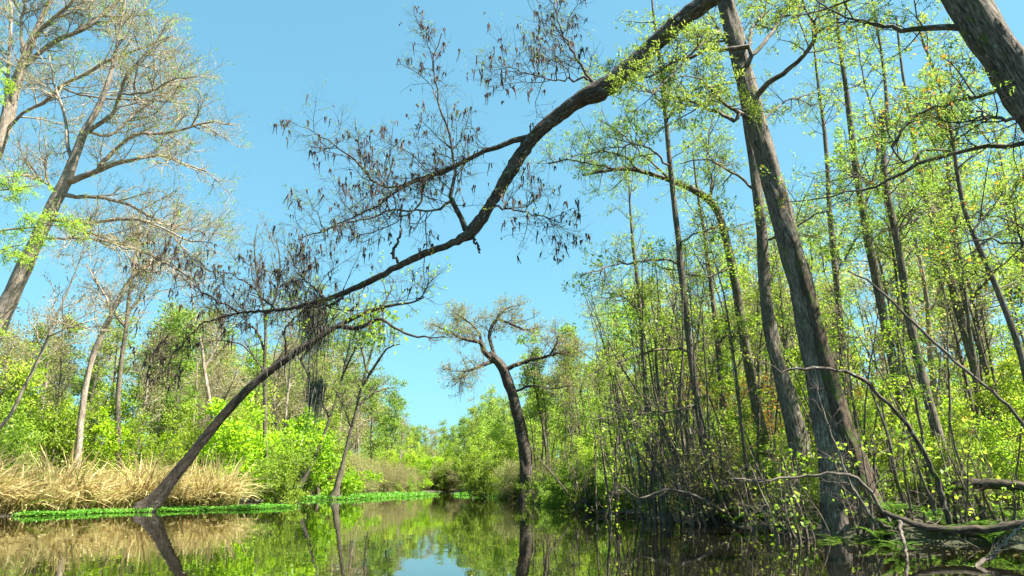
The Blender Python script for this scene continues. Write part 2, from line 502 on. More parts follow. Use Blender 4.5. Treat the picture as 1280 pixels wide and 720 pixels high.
def base_of(pts, d):
    p = P(pts[0][0], pts[0][1], d)
    return np.array([p[0], p[1], tz(p[0], p[1])])


def traced_tree(name, label, cat, d, trunk, limbs, spec, leaf=None, bark='bark_pole', twig='twig_brown', d_top=None, sides=12, flute=None,
                trunk_dress=False, seed=1, moss=None, group=None, lump=0.06, extra=None, n_trunk=40, sink=0.35, twf=0.54):
    """trunk: traced rows from base up; limbs: list of (rows, d0, d1); leaf: list of (material, per twig, L, W, drop, which part name)"""
    rng = np.random.default_rng(seed)
    tp, trad = trace(trunk, d, d_top, n_trunk, wf=twf)
    base = tp[0].copy(); base[2] = tz(base[0], base[1])
    bottom = base - np.array([0, 0, sink])
    tp = np.vstack([[bottom], tp]); trad = np.concatenate([[trad[0] * 1.05], trad])
    keep = np.concatenate([[True], tp[1:, 2] > bottom[2] + 0.1])
    tp, trad = smooth(tp[keep], trad[keep], n_trunk * 2)
    tp[2:] += np.cumsum(rng.normal(size=tp[2:].shape), 0) * trad[2:, None] * 0.012
    root = thing(name, label, cat, base, group)
    g = Geo(); g.tubes(tp, trad, sides, flute=flute, lump=lump, seed=seed, rough=0.022); g.build('trunk', M[bark], root, base)
    curves = []
    for rows, a, b in limbs:
        c = trace(rows, a, b, K_LIMB, jig=0.02, seed=seed + len(curves), wf=0.62)
        near = np.vstack([tp] + [q[0] for q in curves])
        dist = np.linalg.norm(near - c[0][0] + np.array([0, 0, 0.12]), axis=1); j = int(dist.argmin())
        if dist[j] > 0.02:
            c = smooth(np.vstack([[near[j]], c[0]]), np.concatenate([[c[1][0] * 1.15], c[1]]), K_LIMB)
        curves.append(c)
        g = Geo(); g.tubes(c[0], c[1], 7, lump=0.08, seed=seed + len(curves)); g.build('limb', M[bark], root, base)
    host = list(curves)
    if trunk_dress:
        i = int(len(tp) * trunk_dress)
        host.append(smooth(tp[i:], trad[i:], K_LIMB))
    tw = []
    if spec and host:
        tw = dress(host, spec, rng)
        g = Geo()
        for k, (p, r) in enumerate(tw):
            g.tubes(p, r, 5 if k == 0 else 3)
        g.build('twigs', M[twig], root, base, stuff=True)
    if leaf and tw:
        for (mat, m, L, W, flat, part, lev, frac) in leaf:
            pts = tw[lev][0]
            if frac < 1:
                pts = pts[rng.random(len(pts)) < frac]
            g = Geo()
            c, ax = along(pts, m, rng, 0.1, 1.0)
            ax = ax + rng.normal(size=ax.shape) * 0.6
            g.leaves(c + rng.normal(size=c.shape) * L * 0.3, ax, L, W, rng, flat)
            g.build(part, M[mat], root, base, stuff=True)
    if extra:
        extra(root, base, host, tw, rng)
    return root, base, host, tw


def catkins(root, base, tws, rng, frac=0.6, m=2, size=0.16):
    pts = tws[-1][0]
    pts = pts[rng.random(len(pts)) < frac]
    c, _ = along(pts, m, rng, 0.5, 1.0)
    c = np.repeat(c, rng.integers(1, 5, len(c)), 0); c = c + rng.normal(size=c.shape) * 0.025
    L = size * (0.3 + rng.exponential(0.6, len(c)).clip(0, 1.8))
    p, r = shoot(c, np.tile([0, 0, -1.0], (len(c), 1)) + rng.normal(size=(len(c), 3)) * 0.2, L, 0.02, 4, 0.16, -0.3, rng, tip=0.4)
    r[:, 1] *= 1.3
    g = Geo(); g.tubes(p, r, 3); g.build('dry_catkins', M['catkin'], root, base, stuff=True)


# --- the big leaning cypress on the right bank, with the long limb hanging across the channel
LIMB_SPEC = [dict(n=18, L=1.8, r=0.014, ang=58, flat=0.8, up=0.2, K=7, wob=0.2, t0=0.06),
             dict(n=9, L=0.85, r=0.0075, ang=55, up=0.12, K=5, wob=0.2),
             dict(n=4, L=0.38, r=0.0055, ang=50, up=0.0, K=4, wob=0.22)]
over = [(918, -32, 40), (890, -4, 34), (845, 30, 32), (800, 72, 33), (768, 100, 36), (745, 116, 40), (720, 128, 28), (690, 150, 27), (660, 180, 26), (635, 220, 23), (612, 258, 20), (592, 286, 22), (582, 296, 18), (555, 308, 14), (520, 322, 13), (485, 340, 12), (450, 357, 11), (415, 372, 9), (380, 382, 8), (340, 388, 6), (300, 391, 4), (275, 398, 3)]


def d_over(px):     # the limb swings away from the viewer towards its tip
    return 15.0 + (918 - px) / 640.0 * 5.0


def on_over(rows, dd=0.0):
    return (rows, d_over(rows[0][0]), d_over(rows[0][0]) + dd)


subs = [on_over([(660, 172, 14), (640, 178, 12), (615, 184, 10), (580, 205, 9), (550, 216, 8), (525, 222, 6), (500, 236, 5), (462, 262, 4), (420, 282, 3), (372, 300, 2)], 1.5),
        on_over([(582, 288, 11), (574, 266, 9), (563, 250, 9), (566, 232, 7), (570, 210, 5), (560, 168, 4), (547, 120, 3), (541, 80, 2), (552, 42, 2)], -0.6),
        on_over([(525, 222, 6), (505, 232, 5), (475, 231, 4.5), (452, 210, 4), (430, 190, 3), (408, 174, 2), (384, 160, 1.5)], 0.6),
        on_over([(566, 250, 6), (540, 262, 4), (495, 263, 3.5), (445, 276, 3), (400, 288, 2)], -1.6),
        on_over([(580, 205, 5), (545, 215, 4), (528, 232, 6), (524, 255, 3), (490, 280, 2), (440, 300, 2)], -1.2),
        on_over([(500, 330, 5), (491, 318, 6), (498, 300, 5), (502, 288, 4)], -0.2),
        on_over([(742, 104, 8), (720, 72, 5), (704, 45, 4), (695, 15, 3), (690, -20, 2)], 0.8),
        on_over([(735, 100, 5), (700, 98, 3), (670, 95, 2), (635, 82, 1.5)], -0.5),
        on_over([(408, 373, 5), (392, 362, 4), (380, 348, 3), (366, 330, 2)], 0.4),
        on_over([(345, 388, 4), (318, 362, 3), (296, 345, 2), (262, 338, 2), (232, 330, 1.5)], 1.0),
        on_over([(300, 391, 3.5), (268, 374, 3), (240, 352, 2), (214, 330, 1.5), (190, 322, 1)], -0.8),
        on_over([(275, 398, 3), (255, 403, 3), (238, 420, 2.5), (218, 440, 2), (200, 452, 1.5)], 0.5),
        on_over([(440, 362, 5), (420, 378, 5), (408, 382, 4), (380, 384, 3)], 0.0),
        on_over([(612, 258, 5), (640, 262, 3), (670, 268, 2), (700, 278, 1.5)], -1.0),
        on_over([(590, 294, 5), (596, 306, 4), (600, 316, 3)], 0.0)]
r1_trunk = [(1070, 662, 140), (1063, 640, 112), (1055, 600, 90), (1043, 545, 76), (1030, 490, 66), (1016, 430, 58), (1000, 360, 53), (978, 280, 48), (955, 195, 45), (935, 120, 42), (915, 45, 39), (900, -20, 36), (885, -90, 33), (868, -190, 24)]
r1_limbs = [([(960, 104, 12), (985, 88, 10), (1010, 62, 9), (1022, 40, 7), (1006, 10, 4), (996, -20, 3)], 15.2, 13.8),
            ([(938, 72, 9), (962, 45, 8), (982, 12, 7), (1000, -25, 4)], 15.3, 16.5),
            ([(935, 60, 8), (940, 35, 6), (956, 12, 5), (958, -15, 3)], 15.3, 17.5),
            ([(905, 62, 9), (885, 62, 7), (860, 72, 6), (830, 85, 5), (800, 100, 3), (770, 96, 2)], 15.3, 17.0),
            ([(900, 40, 8), (880, 52, 7), (862, 68, 5), (840, 92, 4), (815, 118, 3)], 15.3, 14.0),
            ([(922, 140, 9), (905, 128, 7), (888, 110, 5), (870, 98, 3), (850, 95, 2)], 15.3, 13.4),
            ([(920, 152, 8), (890, 138, 6), (860, 125, 5), (838, 120, 3), (820, 112, 2)], 15.3, 16.5)]
FEATHER = [dict(n=8, L=1.5, r=0.018, ang=60, flat=0.5, up=0.1, K=5, wob=0.14, t0=0.25),
           dict(n=6, L=0.7, r=0.008, ang=55, flat=0.5, up=0.05, K=4, wob=0.16),
           dict(n=5, L=0.30, r=0.004, ang=50, flat=0.6, up=-0.05, K=3, wob=0.16, trop=-0.05)]


def r1_extra(root, base, host, tw, rng):
    fs, fr = trace([(1094, 660, 70), (1084, 625, 48), (1071, 580, 40), (1055, 530, 36), (1037, 470, 32), (1020, 405, 27), (1002, 340, 20), (986, 290, 12)], 14.9, 15.35, 50, wf=0.62)
    fs[1:-1] += np.random.default_rng(5).normal(size=(48, 3)) * 0.012
    fs = np.vstack([fs[0] - np.array([0, 0, 0.5]), fs]); fr = np.concatenate([[fr[0] * 1.1], fr])
    g = Geo(); g.tubes(fs, fr, 20, flute=(0.12, 1.0, 4), lump=0.08, seed=91, rough=0.03)
    f_ = g.build('fused_stem', M['bark_rust'], root, base); f_['label'] = 'reddish-brown second stem fused to the trunk'
    oc, orad = [], []
    for (px, py, w) in over:
        d = d_over(px); p = P(px, py, d); oc.append(p); orad.append(0.5 * 0.65 * w / FPX * (d * CT + (p[2] - CAMH) * ST))
    oc, orad = smooth(oc, orad, 150)
    rg = np.random.default_rng(55)
    oc[4:-4] += rg.normal(size=(142, 3)) * 0.010
    g = Geo(); g.tubes(oc, orad, 16, lump=0.10, seed=5, rough=0.03)
    lb = g.build('limb', M['bark_limb'], root, base); lb['label'] = 'long dark limb drooping far out over the channel'
    ccs = []
    for k, (rows, a, b) in enumerate(subs):
        c = trace(rows, a, b, K_LIMB, jig=0.03, seed=70 + k, wf=0.68)
        ccs.append(c)
        g = Geo(); g.tubes(c[0], c[1], 6, lump=0.05, seed=k); g.build('branch', M['bark_limb'], lb, base)
    tip = smooth(oc[103:], orad[103:], K_LIMB)
    tws = dress([c for k, c in enumerate(ccs) if k not in (5, 14)] + [tip], LIMB_SPEC, rg)
    g = Geo()
    for k, (p, r) in enumerate(tws):
        g.tubes(p, r, 4 if k == 0 else 3)
    g.build('twigs', M['twig_dark'], lb, base, stuff=True)
    catkins(lb, base, tws, rg, 0.12, 1, 0.17)
    # sparse new green leaves
    g = Geo()
    pts = tws[-1][0]; pts = pts[rg.random(len(pts)) < 0.25]
    c, ax = along(pts, 5, rg)
    g.leaves(c, ax + rg.normal(size=ax.shape) * 0.6, 0.055, 0.018, rg, 0.4)
    g.build('leaves', M['leaf_cypress'], lb, base, stuff=True)


root, base, host, tw = traced_tree('cypress_tree', 'massive leaning cypress with fluted dark base and grey bark on the right bank', 'tree', 15.2, r1_trunk, r1_limbs, FEATHER,
    leaf=[('leaf_cypress', 7, 0.10, 0.028, 0.5, 'foliage', 2, 1.0)], bark='bark_cypress', sides=40, flute=(0.16, 1.6, 5), seed=11, extra=r1_extra, n_trunk=70, d_top=16.0)

# --- more traced trees on the right bank
SIDE = [dict(n=10, L=1.6, r=0.02, ang=62, flat=0.5, up=0.15, K=5, wob=0.15, t0=0.2),
        dict(n=6, L=0.75, r=0.009, ang=55, flat=0.5, up=0.05, K=4, wob=0.18),
        dict(n=4, L=0.34, r=0.005, ang=50, flat=0.6, up=-0.03, K=3, wob=0.18, trop=-0.04)]
SIDE2 = [dict(n=16, L=1.7, r=0.018, ang=65, flat=0.5, up=0.2, K=5, wob=0.15, t0=0.1, taper=0.3),
         dict(n=6, L=0.8, r=0.009, ang=55, flat=0.5, up=0.05, K=4, wob=0.18),
         dict(n=4, L=0.36, r=0.005, ang=50, flat=0.6, up=-0.03, K=3, wob=0.18, trop=-0.04)]
FOL = [('leaf_cypress', 8, 0.10, 0.026, 0.5, 'foliage', 2, 0.7)]
FOLB = [('leaf_bright', 4, 0.085, 0.06, 0.55, 'foliage', 2, 0.4), ('leaf_cypress', 5, 0.10, 0.03, 0.5, 'needles', 2, 0.45)]

traced_tree('cypress_tree', 'straight cypress close behind the massive leaning trunk', 'tree', 19.0,
    [(1018, 626, 74), (1010, 600, 58), (997, 545, 46), (982, 490, 36), (966, 430, 30), (957, 370, 27), (953, 300, 24), (946, 230, 22), (934, 150, 19), (922, 70, 16), (905, -20, 12), (890, -80, 8)],
    [([(955, 300, 6), (985, 290, 4), (1015, 270, 3), (1040, 262, 2)], 19, 17.5), ([(948, 240, 6), (915, 215, 5), (880, 200, 3), (850, 205, 2)], 19, 20.5),
     ([(938, 170, 6), (965, 140, 4), (1000, 120, 3), (1030, 118, 2)], 19, 21), ([(925, 80, 6), (900, 40, 4), (880, 10, 3)], 19, 18)],
    SIDE, FOL, bark='bark_cypress', sides=24, flute=(0.16, 1.2, 5), seed=21, trunk_dress=0.7)

traced_tree('bent_tree', 'tree whose dark trunk bends over sideways high above the bank', 'tree', 22.0,
    [(970, 634, 46), (964, 600, 34), (952, 540, 26), (938, 470, 22), (926, 400, 20), (916, 340, 19), (905, 290, 18), (893, 258, 17), (872, 240, 15), (845, 228, 12), (815, 218, 10), (785, 211, 9), (755, 214, 7), (728, 219, 5)],
    [([(893, 258, 9), (888, 245, 8), (890, 225, 5), (884, 190, 4), (890, 150, 3)], 22, 23), ([(800, 214, 5), (780, 195, 4), (750, 190, 3), (715, 195, 2)], 22, 21),
     ([(840, 226, 6), (810, 200, 4), (780, 170, 3), (750, 150, 2)], 22, 23.5), ([(770, 212, 5), (740, 205, 4), (710, 200, 3), (686, 205, 2)], 22, 24),
     ([(915, 335, 5), (885, 345, 4), (850, 340, 3), (820, 332, 2)], 22, 21)],
    SIDE, FOL, bark='bark_pole', sides=16, flute=(0.14, 1.0, 5), seed=22, trunk_dress=0.55, d_top=22.5,
    extra=lambda root, base, host, tw, rng: (lambda g: (moss_strands(g, np.vstack([h[0][8::3] for h in host]), rng, 10, 0.55), g.build('hanging_moss', M['moss'], root, base, stuff=True)))(Geo()))


def bright_clusters(root, base, host, tw, rng, frac=0.10, m=26, size=0.12, mat='leaf_bright', part='leaf_clusters', which=0):
    pts = tw[which][0]; pts = pts[rng.random(len(pts)) < frac]
    c, ax = along(pts, m, rng, 0.35, 1.0)
    c = c + rng.normal(size=c.shape) * np.array([0.20, 0.20, 0.15])
    g = Geo(); g.leaves(c, ax * 0.4 + rng.normal(size=ax.shape) + np.array([0, 0, -0.4]), size, size * 0.75, rng, 0.4)
    g.build(part, M[mat], root, base, stuff=True)


traced_tree('slim_tree', 'slim dark upright tree rising out of the multi-stemmed thicket', 'tree', 20.5,
    [(893, 648, 30), (888, 615, 22), (880, 560, 19), (870, 490, 17), (861, 420, 16), (854, 360, 15), (848, 300, 14), (841, 240, 12), (835, 180, 11), (829, 120, 9), (822, 60, 7), (816, 10, 5), (812, -40, 3)],
    [([(838, 210, 5), (812, 185, 4), (785, 182, 3), (750, 186, 2)], 20.5, 19.5), ([(832, 150, 5), (855, 125, 4), (875, 110, 3), (900, 105, 2)], 20.5, 19),
     ([(830, 130, 5), (805, 110, 4), (780, 100, 3), (755, 112, 2)], 20.5, 22), ([(826, 95, 4), (840, 75, 3), (850, 50, 2)], 20.5, 20),
     ([(848, 305, 5), (880, 288, 3), (915, 284, 2)], 20.5, 19), ([(851, 332, 5), (835, 325, 4), (800, 327, 4), (765, 332, 3), (725, 345, 2)], 20.5, 19.5),
     ([(872, 505, 6), (840, 514, 5), (805, 516, 4), (770, 522, 3), (735, 525, 2)], 20.5, 19), ([(866, 438, 6), (830, 437, 5), (795, 445, 4), (760, 458, 3), (735, 470, 2)], 20.5, 19.2)],
    SIDE, FOL, bark='bark_pole', sides=12, seed=23, trunk_dress=0.5,
    extra=lambda *a: bright_clusters(*a, frac=0.30, m=26, size=0.11))

# heavy trunk leaning in over the right bank from beyond the frame
traced_tree('cypress_tree', 'heavy grey trunk leaning inward high over the right bank with long reaching boughs', 'tree', 9.6,
    [(1640, 756, 150), (1600, 700, 122), (1530, 560, 102), (1440, 390, 90), (1350, 230, 80), (1275, 110, 74), (1225, 30, 70), (1185, -35, 66), (1120, -150, 56), (1070, -250, 40)],
    [([(1218, 30, 16), (1190, 34, 13), (1150, 38, 11), (1120, 36, 9), (1085, 28, 6), (1050, 20, 4), (1020, 0, 3)], 9.6, 10.5),
     ([(1290, 100, 9), (1265, 110, 8), (1230, 118, 7), (1190, 128, 6), (1155, 140, 5), (1130, 160, 4), (1115, 185, 3)], 9.6, 11.0),
     ([(1310, 178, 12), (1280, 181, 10), (1235, 184, 9), (1190, 190, 8), (1150, 204, 7), (1110, 224, 6), (1070, 240, 4), (1030, 246, 3), (985, 252, 2)], 9.6, 12.0),
     ([(1190, 190, 5), (1160, 186, 5), (1135, 200, 4), (1115, 188, 4), (1128, 160, 3), (1150, 140, 2)], 11.1, 10.6),
     ([(1300, 150, 8), (1262, 148, 7), (1235, 146, 6), (1220, 139, 4)], 9.6, 9.4),
     ([(1380, 300, 9), (1330, 295, 7), (1280, 303, 5), (1230, 300, 3), (1190, 305, 2)], 9.8, 11.0),
     ([(1200, -10, 12), (1150, -30, 9), (1100, -20, 6), (1040, 10, 4), (990, 20, 2)], 9.6, 11.5)],
    [dict(n=9, L=1.1, r=0.012, ang=60, flat=0.4, up=0.1, K=5, wob=0.15, t0=0.2), dict(n=6, L=0.55, r=0.006, ang=55, flat=0.4, up=0.0, K=4, wob=0.17), dict(n=4, L=0.26, r=0.0035, ang=50, flat=0.5, up=-0.05, K=3, wob=0.18, trop=-0.05)],
    [('leaf_cypress', 7, 0.07, 0.018, 0.5, 'foliage', 2, 0.55), ('leaf_orange', 3, 0.06, 0.035, 0.4, 'old_leaves', 2, 0.10)], bark='bark_cypress', twig='twig_dark', sides=36, flute=(0.12, 1.2, 5), seed=24, n_trunk=50, twf=0.62)

right_poles = [
    ('slender tree with a twin top between the massive trunk and its neighbours', 19.5, [(1152, 622, 32), (1140, 560, 24), (1122, 480, 21), (1106, 400, 19), (1090, 320, 18), (1077, 250, 16), (1067, 180, 14), (1058, 110, 11), (1050, 50, 8), (1044, -20, 5)], [([(1080, 262, 8), (1098, 200, 6), (1094, 150, 5), (1080, 100, 3), (1070, 40, 2)], 19.5, 20.5)], 31),
    ('dark slender tree with a kinked trunk hung with moss near its top', 17.5, [(1200, 640, 36), (1188, 600, 26), (1168, 530, 22), (1150, 460, 20), (1137, 400, 19), (1128, 340, 18), (1118, 285, 16), (1107, 230, 14), (1104, 180, 12), (1108, 130, 9), (1102, 70, 6), (1090, 0, 4)], [([(1110, 250, 6), (1085, 225, 4), (1060, 218, 3)], 17.5, 16.5), ([(1118, 290, 6), (1150, 270, 4), (1185, 262, 2)], 17.5, 18.5)], 32),
    ('forked slender tree with mossy bark in the right bank wood', 20.5, [(1262, 620, 32), (1246, 570, 24), (1228, 500, 20), (1212, 440, 19), (1196, 380, 18), (1178, 315, 17), (1162, 260, 15), (1148, 210, 13), (1140, 160, 9), (1128, 90, 6), (1120, 20, 4)], [([(1165, 268, 8), (1178, 240, 6), (1184, 215, 5), (1200, 170, 3)], 20.5, 21.5), ([(1200, 395, 7), (1225, 360, 5), (1248, 335, 3)], 20.5, 19.5)], 33),
    ('thin curved tree swaying left beside the fallen logs', 14.5, [(1330, 660, 30), (1305, 560, 20), (1285, 480, 16), (1272, 430, 14), (1252, 375, 13), (1228, 320, 12), (1208, 270, 11), (1197, 220, 9), (1188, 160, 8), (1172, 100, 6), (1150, 40, 4), (1140, -20, 3)], [([(1215, 290, 6), (1240, 262, 4), (1275, 250, 3)], 14.5, 15.2), ([(1190, 180, 5), (1170, 140, 3), (1140, 120, 2)], 14.5, 14)], 34),
    ('narrow tree standing behind the bent trunk', 26.0, [(1075, 622, 24), (1066, 560, 17), (1056, 480, 15), (1050, 400, 14), (1042, 320, 13), (1036, 250, 11), (1032, 180, 9), (1022, 100, 6), (1015, 30, 4)], [([(1045, 340, 5), (1070, 300, 4), (1090, 280, 2)], 26, 27)], 35),
    ('straight pole-like tree behind the multi-stemmed thicket', 27.0, [(818, 634, 20), (815, 580, 14), (808, 500, 12), (803, 420, 11), (798, 360, 10), (792, 310, 8), (788, 260, 5), (786, 220, 3)], [([(800, 390, 4), (778, 370, 3), (755, 366, 2)], 27, 26)], 36),
    ('pale pole-like tree leaning slightly behind the slim dark tree', 25.0, [(912, 628, 20), (906, 560, 15), (902, 490, 13), (896, 420, 12), (888, 350, 10), (880, 290, 8), (872, 240, 6), (866, 190, 4)], [([(897, 430, 4), (920, 410, 3), (945, 400, 2)], 25, 24)], 37),
]
for lab, d, tr, lm, sd in right_poles:
    r_, b_, h_, t_ = traced_tree('slender_tree', lab, 'tree', d, tr, lm, SIDE2, FOLB if sd % 2 else FOL, bark='bark_pole', sides=12, flute=(0.10, 0.8, 5), seed=sd, trunk_dress=0.33, group='slender trees of the right bank')
    if sd == 32:
        g = Geo(); moss_strands(g, [P(1106, 140, 17.3), P(1107, 150, 17.4), P(1103, 145, 17.5)], np.random.default_rng(3), 60, 0.75, 0.09); g.build('hanging_moss', M['moss'], r_, b_, stuff=True)
    if sd in (31, 33, 34):
        bright_clusters(r_, b_, h_, t_, np.random.default_rng(sd), frac=0.25, m=18, size=0.10, mat='leaf_orange' if sd == 34 else 'leaf_bright')

# --- the flat-topped tree at the bend
traced_tree('cypress_tree', 'flat-topped cypress with a thick trunk standing alone in the water at the bend', 'tree', 47.0,
    [(659, 624, 40), (659, 605, 33), (657, 575, 30), (652, 540, 27), (645, 508, 25), (637, 482, 24), (629, 462, 24), (622, 452, 20), (612, 440, 13)],
    [([(618, 452, 12), (606, 440, 12), (603, 430, 10), (600, 427, 9), (588, 426, 7), (572, 420, 6), (556, 412, 4), (540, 405, 2)], 47, 46),
     ([(618, 446, 9), (614, 430, 8), (612, 415, 7), (620, 400, 6), (630, 388, 5), (642, 382, 3)], 47, 48),
     ([(632, 462, 10), (645, 456, 9), (665, 450, 8), (680, 446, 6), (690, 440, 4), (698, 420, 3)], 47, 46),
     ([(615, 452, 8), (600, 458, 7), (590, 462, 6), (580, 466, 4), (574, 474, 2)], 47, 45.5),
     ([(680, 446, 5), (705, 440, 4), (725, 442, 2)], 46.3, 47), ([(602, 428, 7), (598, 415, 5), (585, 402, 4), (570, 392, 2)], 47, 48),
     ([(622, 398, 5), (650, 410, 4), (668, 415, 2)], 47.6, 49), ([(643, 490, 5), (665, 482, 4), (690, 486, 3), (712, 482, 2)], 47, 46)],
    [dict(n=16, L=2.3, r=0.028, ang=62, flat=0.25, up=0.10, K=5, wob=0.14, t0=0.25), dict(n=8, L=0.95, r=0.014, ang=55, flat=0.5, up=0.1, K=4, wob=0.18), dict(n=5, L=0.45, r=0.008, ang=50, flat=0.6, up=0.05, K=3, wob=0.18)],
    [('leaf_tan', 4, 0.09, 0.04, 0.5, 'foliage', 2, 0.7), ('leaf_cypress', 4, 0.10, 0.04, 0.5, 'new_leaves', 2, 0.2)], bark='bark_lean', twig='twig_brown', sides=24, flute=(0.12, 1.5, 5), seed=41, lump=0.05, twf=0.52,
    extra=lambda root, base, host, tw, rng: (lambda g: (moss_strands(g, np.vstack([P(578, 470, 45.6), P(574, 476, 45.5), P(590, 464, 46)]), rng, 40, 1.3, 0.2), g.build('hanging_moss', M['moss'], root, base, stuff=True)))(Geo()))

# --- the leaning tree of the left bank
L_SPEC = [dict(n=9, L=1.8, r=0.018, ang=60, flat=0.8, up=0.2, K=6, wob=0.18, t0=0.2), dict(n=5, L=0.8, r=0.009, ang=55, K=4, wob=0.2), dict(n=4, L=0.36, r=0.005, ang=50, K=3, wob=0.2)]


def lean_extra(root, base, host, tw, rng):
    g = Geo()
    moss_strands(g, np.vstack([P(392 + k, 388 + 0.5 * k, 29.2) for k in range(-6, 8, 3)]), rng, 100, 2.4, 0.16, 0.015)
    moss_strands(g, np.vstack([P(x, y, 29.0) for x, y in ((370, 440), (430, 402), (445, 408), (460, 405), (415, 415), (482, 412), (350, 460))]), rng, 40, 1.0, 0.2, 0.014)
    moss_strands(g, np.vstack([P(395 + k, 482, 29.5) for k in (-3, 0, 3)]), rng, 90, 1.9, 0.16, 0.014)
    g.build('hanging_moss', M['moss'], root, base, stuff=True)
    g = Geo(); c = smooth(np.vstack([P(394, 400, 29.3), P(396, 440, 29.5), P(395, 484, 29.5)]), [0.02, 0.018, 0.015], 10); g.tubes(c[0], c[1], 5); g.build('vine', M['twig_brown'], root, base)
    c = np.vstack([P(463, 408, 29.5), P(470, 420, 29.5), P(478, 398, 29.7), P(455, 392, 29)])
    c = np.repeat(c, 70, 0) + rng.normal(size=(280, 3)) * np.array([0.45, 0.4, 0.35])
    g = Geo(); g.leaves(c, rng.normal(size=c.shape) + np.array([0, 0, -0.5]), 0.2, 0.15, rng, 0.4); g.build('leaf_clusters', M['leaf_bright'], root, base, stuff=True)


traced_tree('leaning_tree', 'dark tree leaning steeply out over the water from the reed bank', 'tree', 29.0,
    [(178, 642, 62), (190, 630, 46), (206, 610, 34), (232, 578, 28), (262, 540, 25), (295, 502, 23), (330, 470, 21), (362, 446, 19), (390, 428, 17), (415, 412, 15), (445, 396, 11), (475, 385, 9), (500, 380, 7), (515, 378, 5), (530, 372, 3)],
    [([(425, 408, 11), (440, 410, 9), (455, 408, 8), (475, 398, 7), (490, 408, 5), (510, 418, 5), (540, 422, 3), (556, 420, 2)], 29, 28.2),
     ([(358, 448, 5), (357, 430, 5), (356, 414, 4), (364, 402, 3), (376, 392, 3), (384, 380, 2)], 29, 28), ([(408, 420, 6), (405, 408, 5), (392, 395, 4), (370, 385, 3), (330, 392, 2)], 29, 30),
     ([(330, 470, 5), (322, 452, 3), (300, 430, 3), (270, 425, 2)], 29, 31), ([(475, 385, 4), (485, 372, 3), (492, 350, 2)], 29, 29.6), ([(520, 376, 3), (530, 366, 2.5), (536, 350, 2)], 29, 29)],
    L_SPEC, [('leaf_bright', 3, 0.12, 0.09, 0.5, 'leaves', 2, 0.12)], bark='bark_lean', twig='twig_dark', sides=20, flute=(0.16, 0.8, 5), seed=51, trunk_dress=0.72, extra=lean_extra, n_trunk=60, twf=0.47)

# --- tall bare cypresses at the left edge
BARE = [dict(n=13, L=2.4, r=0.032, ang=48, flat=0.5, up=0.12, K=6, wob=0.14, t0=0.15), dict(n=9, L=1.25, r=0.016, ang=48, flat=0.6, up=0.12, K=5, wob=0.16), dict(n=7, L=0.62, r=0.009, ang=45, flat=0.8, up=0.1, K=4, wob=0.18)]
BUD = [('leaf_olive', 1, 0.05, 0.022, 0.4, 'buds', 2, 0.6)]
FEA = [('leaf_cypress', 6, 0.10, 0.03, 0.4, 'foliage', 2, 0.12)]
traced_tree('cypress_tree', 'tall pale cypress with bare sweeping branches above the reed bank', 'tree', 26.0,
    [(-92, 648, 80), (-78, 600, 58), (-50, 520, 46), (-18, 440, 40), (14, 370, 36), (42, 308, 31), (66, 258, 28), (82, 226, 26), (94, 196, 20), (104, 168, 17), (120, 140, 14), (132, 112, 10), (142, 80, 8), (150, 40, 6), (158, -10, 4)],
    [([(86, 228, 14), (104, 222, 12), (120, 214, 11), (142, 205, 10), (170, 199, 7), (200, 194, 6), (230, 205, 4), (258, 214, 3)], 26, 25),
     ([(120, 212, 9), (136, 196, 9), (150, 182, 8), (168, 168, 7), (190, 168, 6), (230, 162, 5), (262, 152, 4), (292, 156, 2)], 25.7, 26.5),
     ([(84, 244, 9), (110, 246, 8), (140, 250, 7), (165, 258, 6), (190, 272, 5), (220, 284, 3), (255, 290, 2)], 26, 27.5),
     ([(82, 276, 8), (110, 278, 7), (140, 275, 7), (172, 274, 6), (200, 284, 5), (230, 300, 3), (265, 304, 2)], 26, 24.5),
     ([(90, 282, 8), (115, 292, 7), (145, 302, 7), (178, 315, 6), (205, 328, 5), (235, 345, 3)], 26, 26.5),
     ([(70, 298, 5), (100, 298, 5), (125, 300, 4), (160, 312, 3)], 26, 24),
     ([(92, 205, 9), (84, 180, 8), (82, 150, 6), (70, 110, 5), (62, 70, 3)], 26, 27.5),
     ([(104, 168, 10), (118, 158, 9), (140, 142, 8), (150, 118, 7), (160, 90, 5), (190, 60, 4), (208, 30, 2)], 26, 25),
     ([(108, 165, 7), (135, 170, 6), (160, 150, 5), (195, 120, 4), (230, 110, 2)], 26, 28),
     ([(150, 118, 5), (185, 115, 4), (215, 100, 3), (246, 96, 2)], 25.3, 24), ([(70, 238, 5), (50, 225, 4), (20, 220, 3), (-20, 228, 2)], 26, 25)],
    BARE, BUD + FEA, bark='bark_pale', twig='twig_pale', sides=20, flute=(0.15, 1.2, 5), seed=61, trunk_dress=0.7)
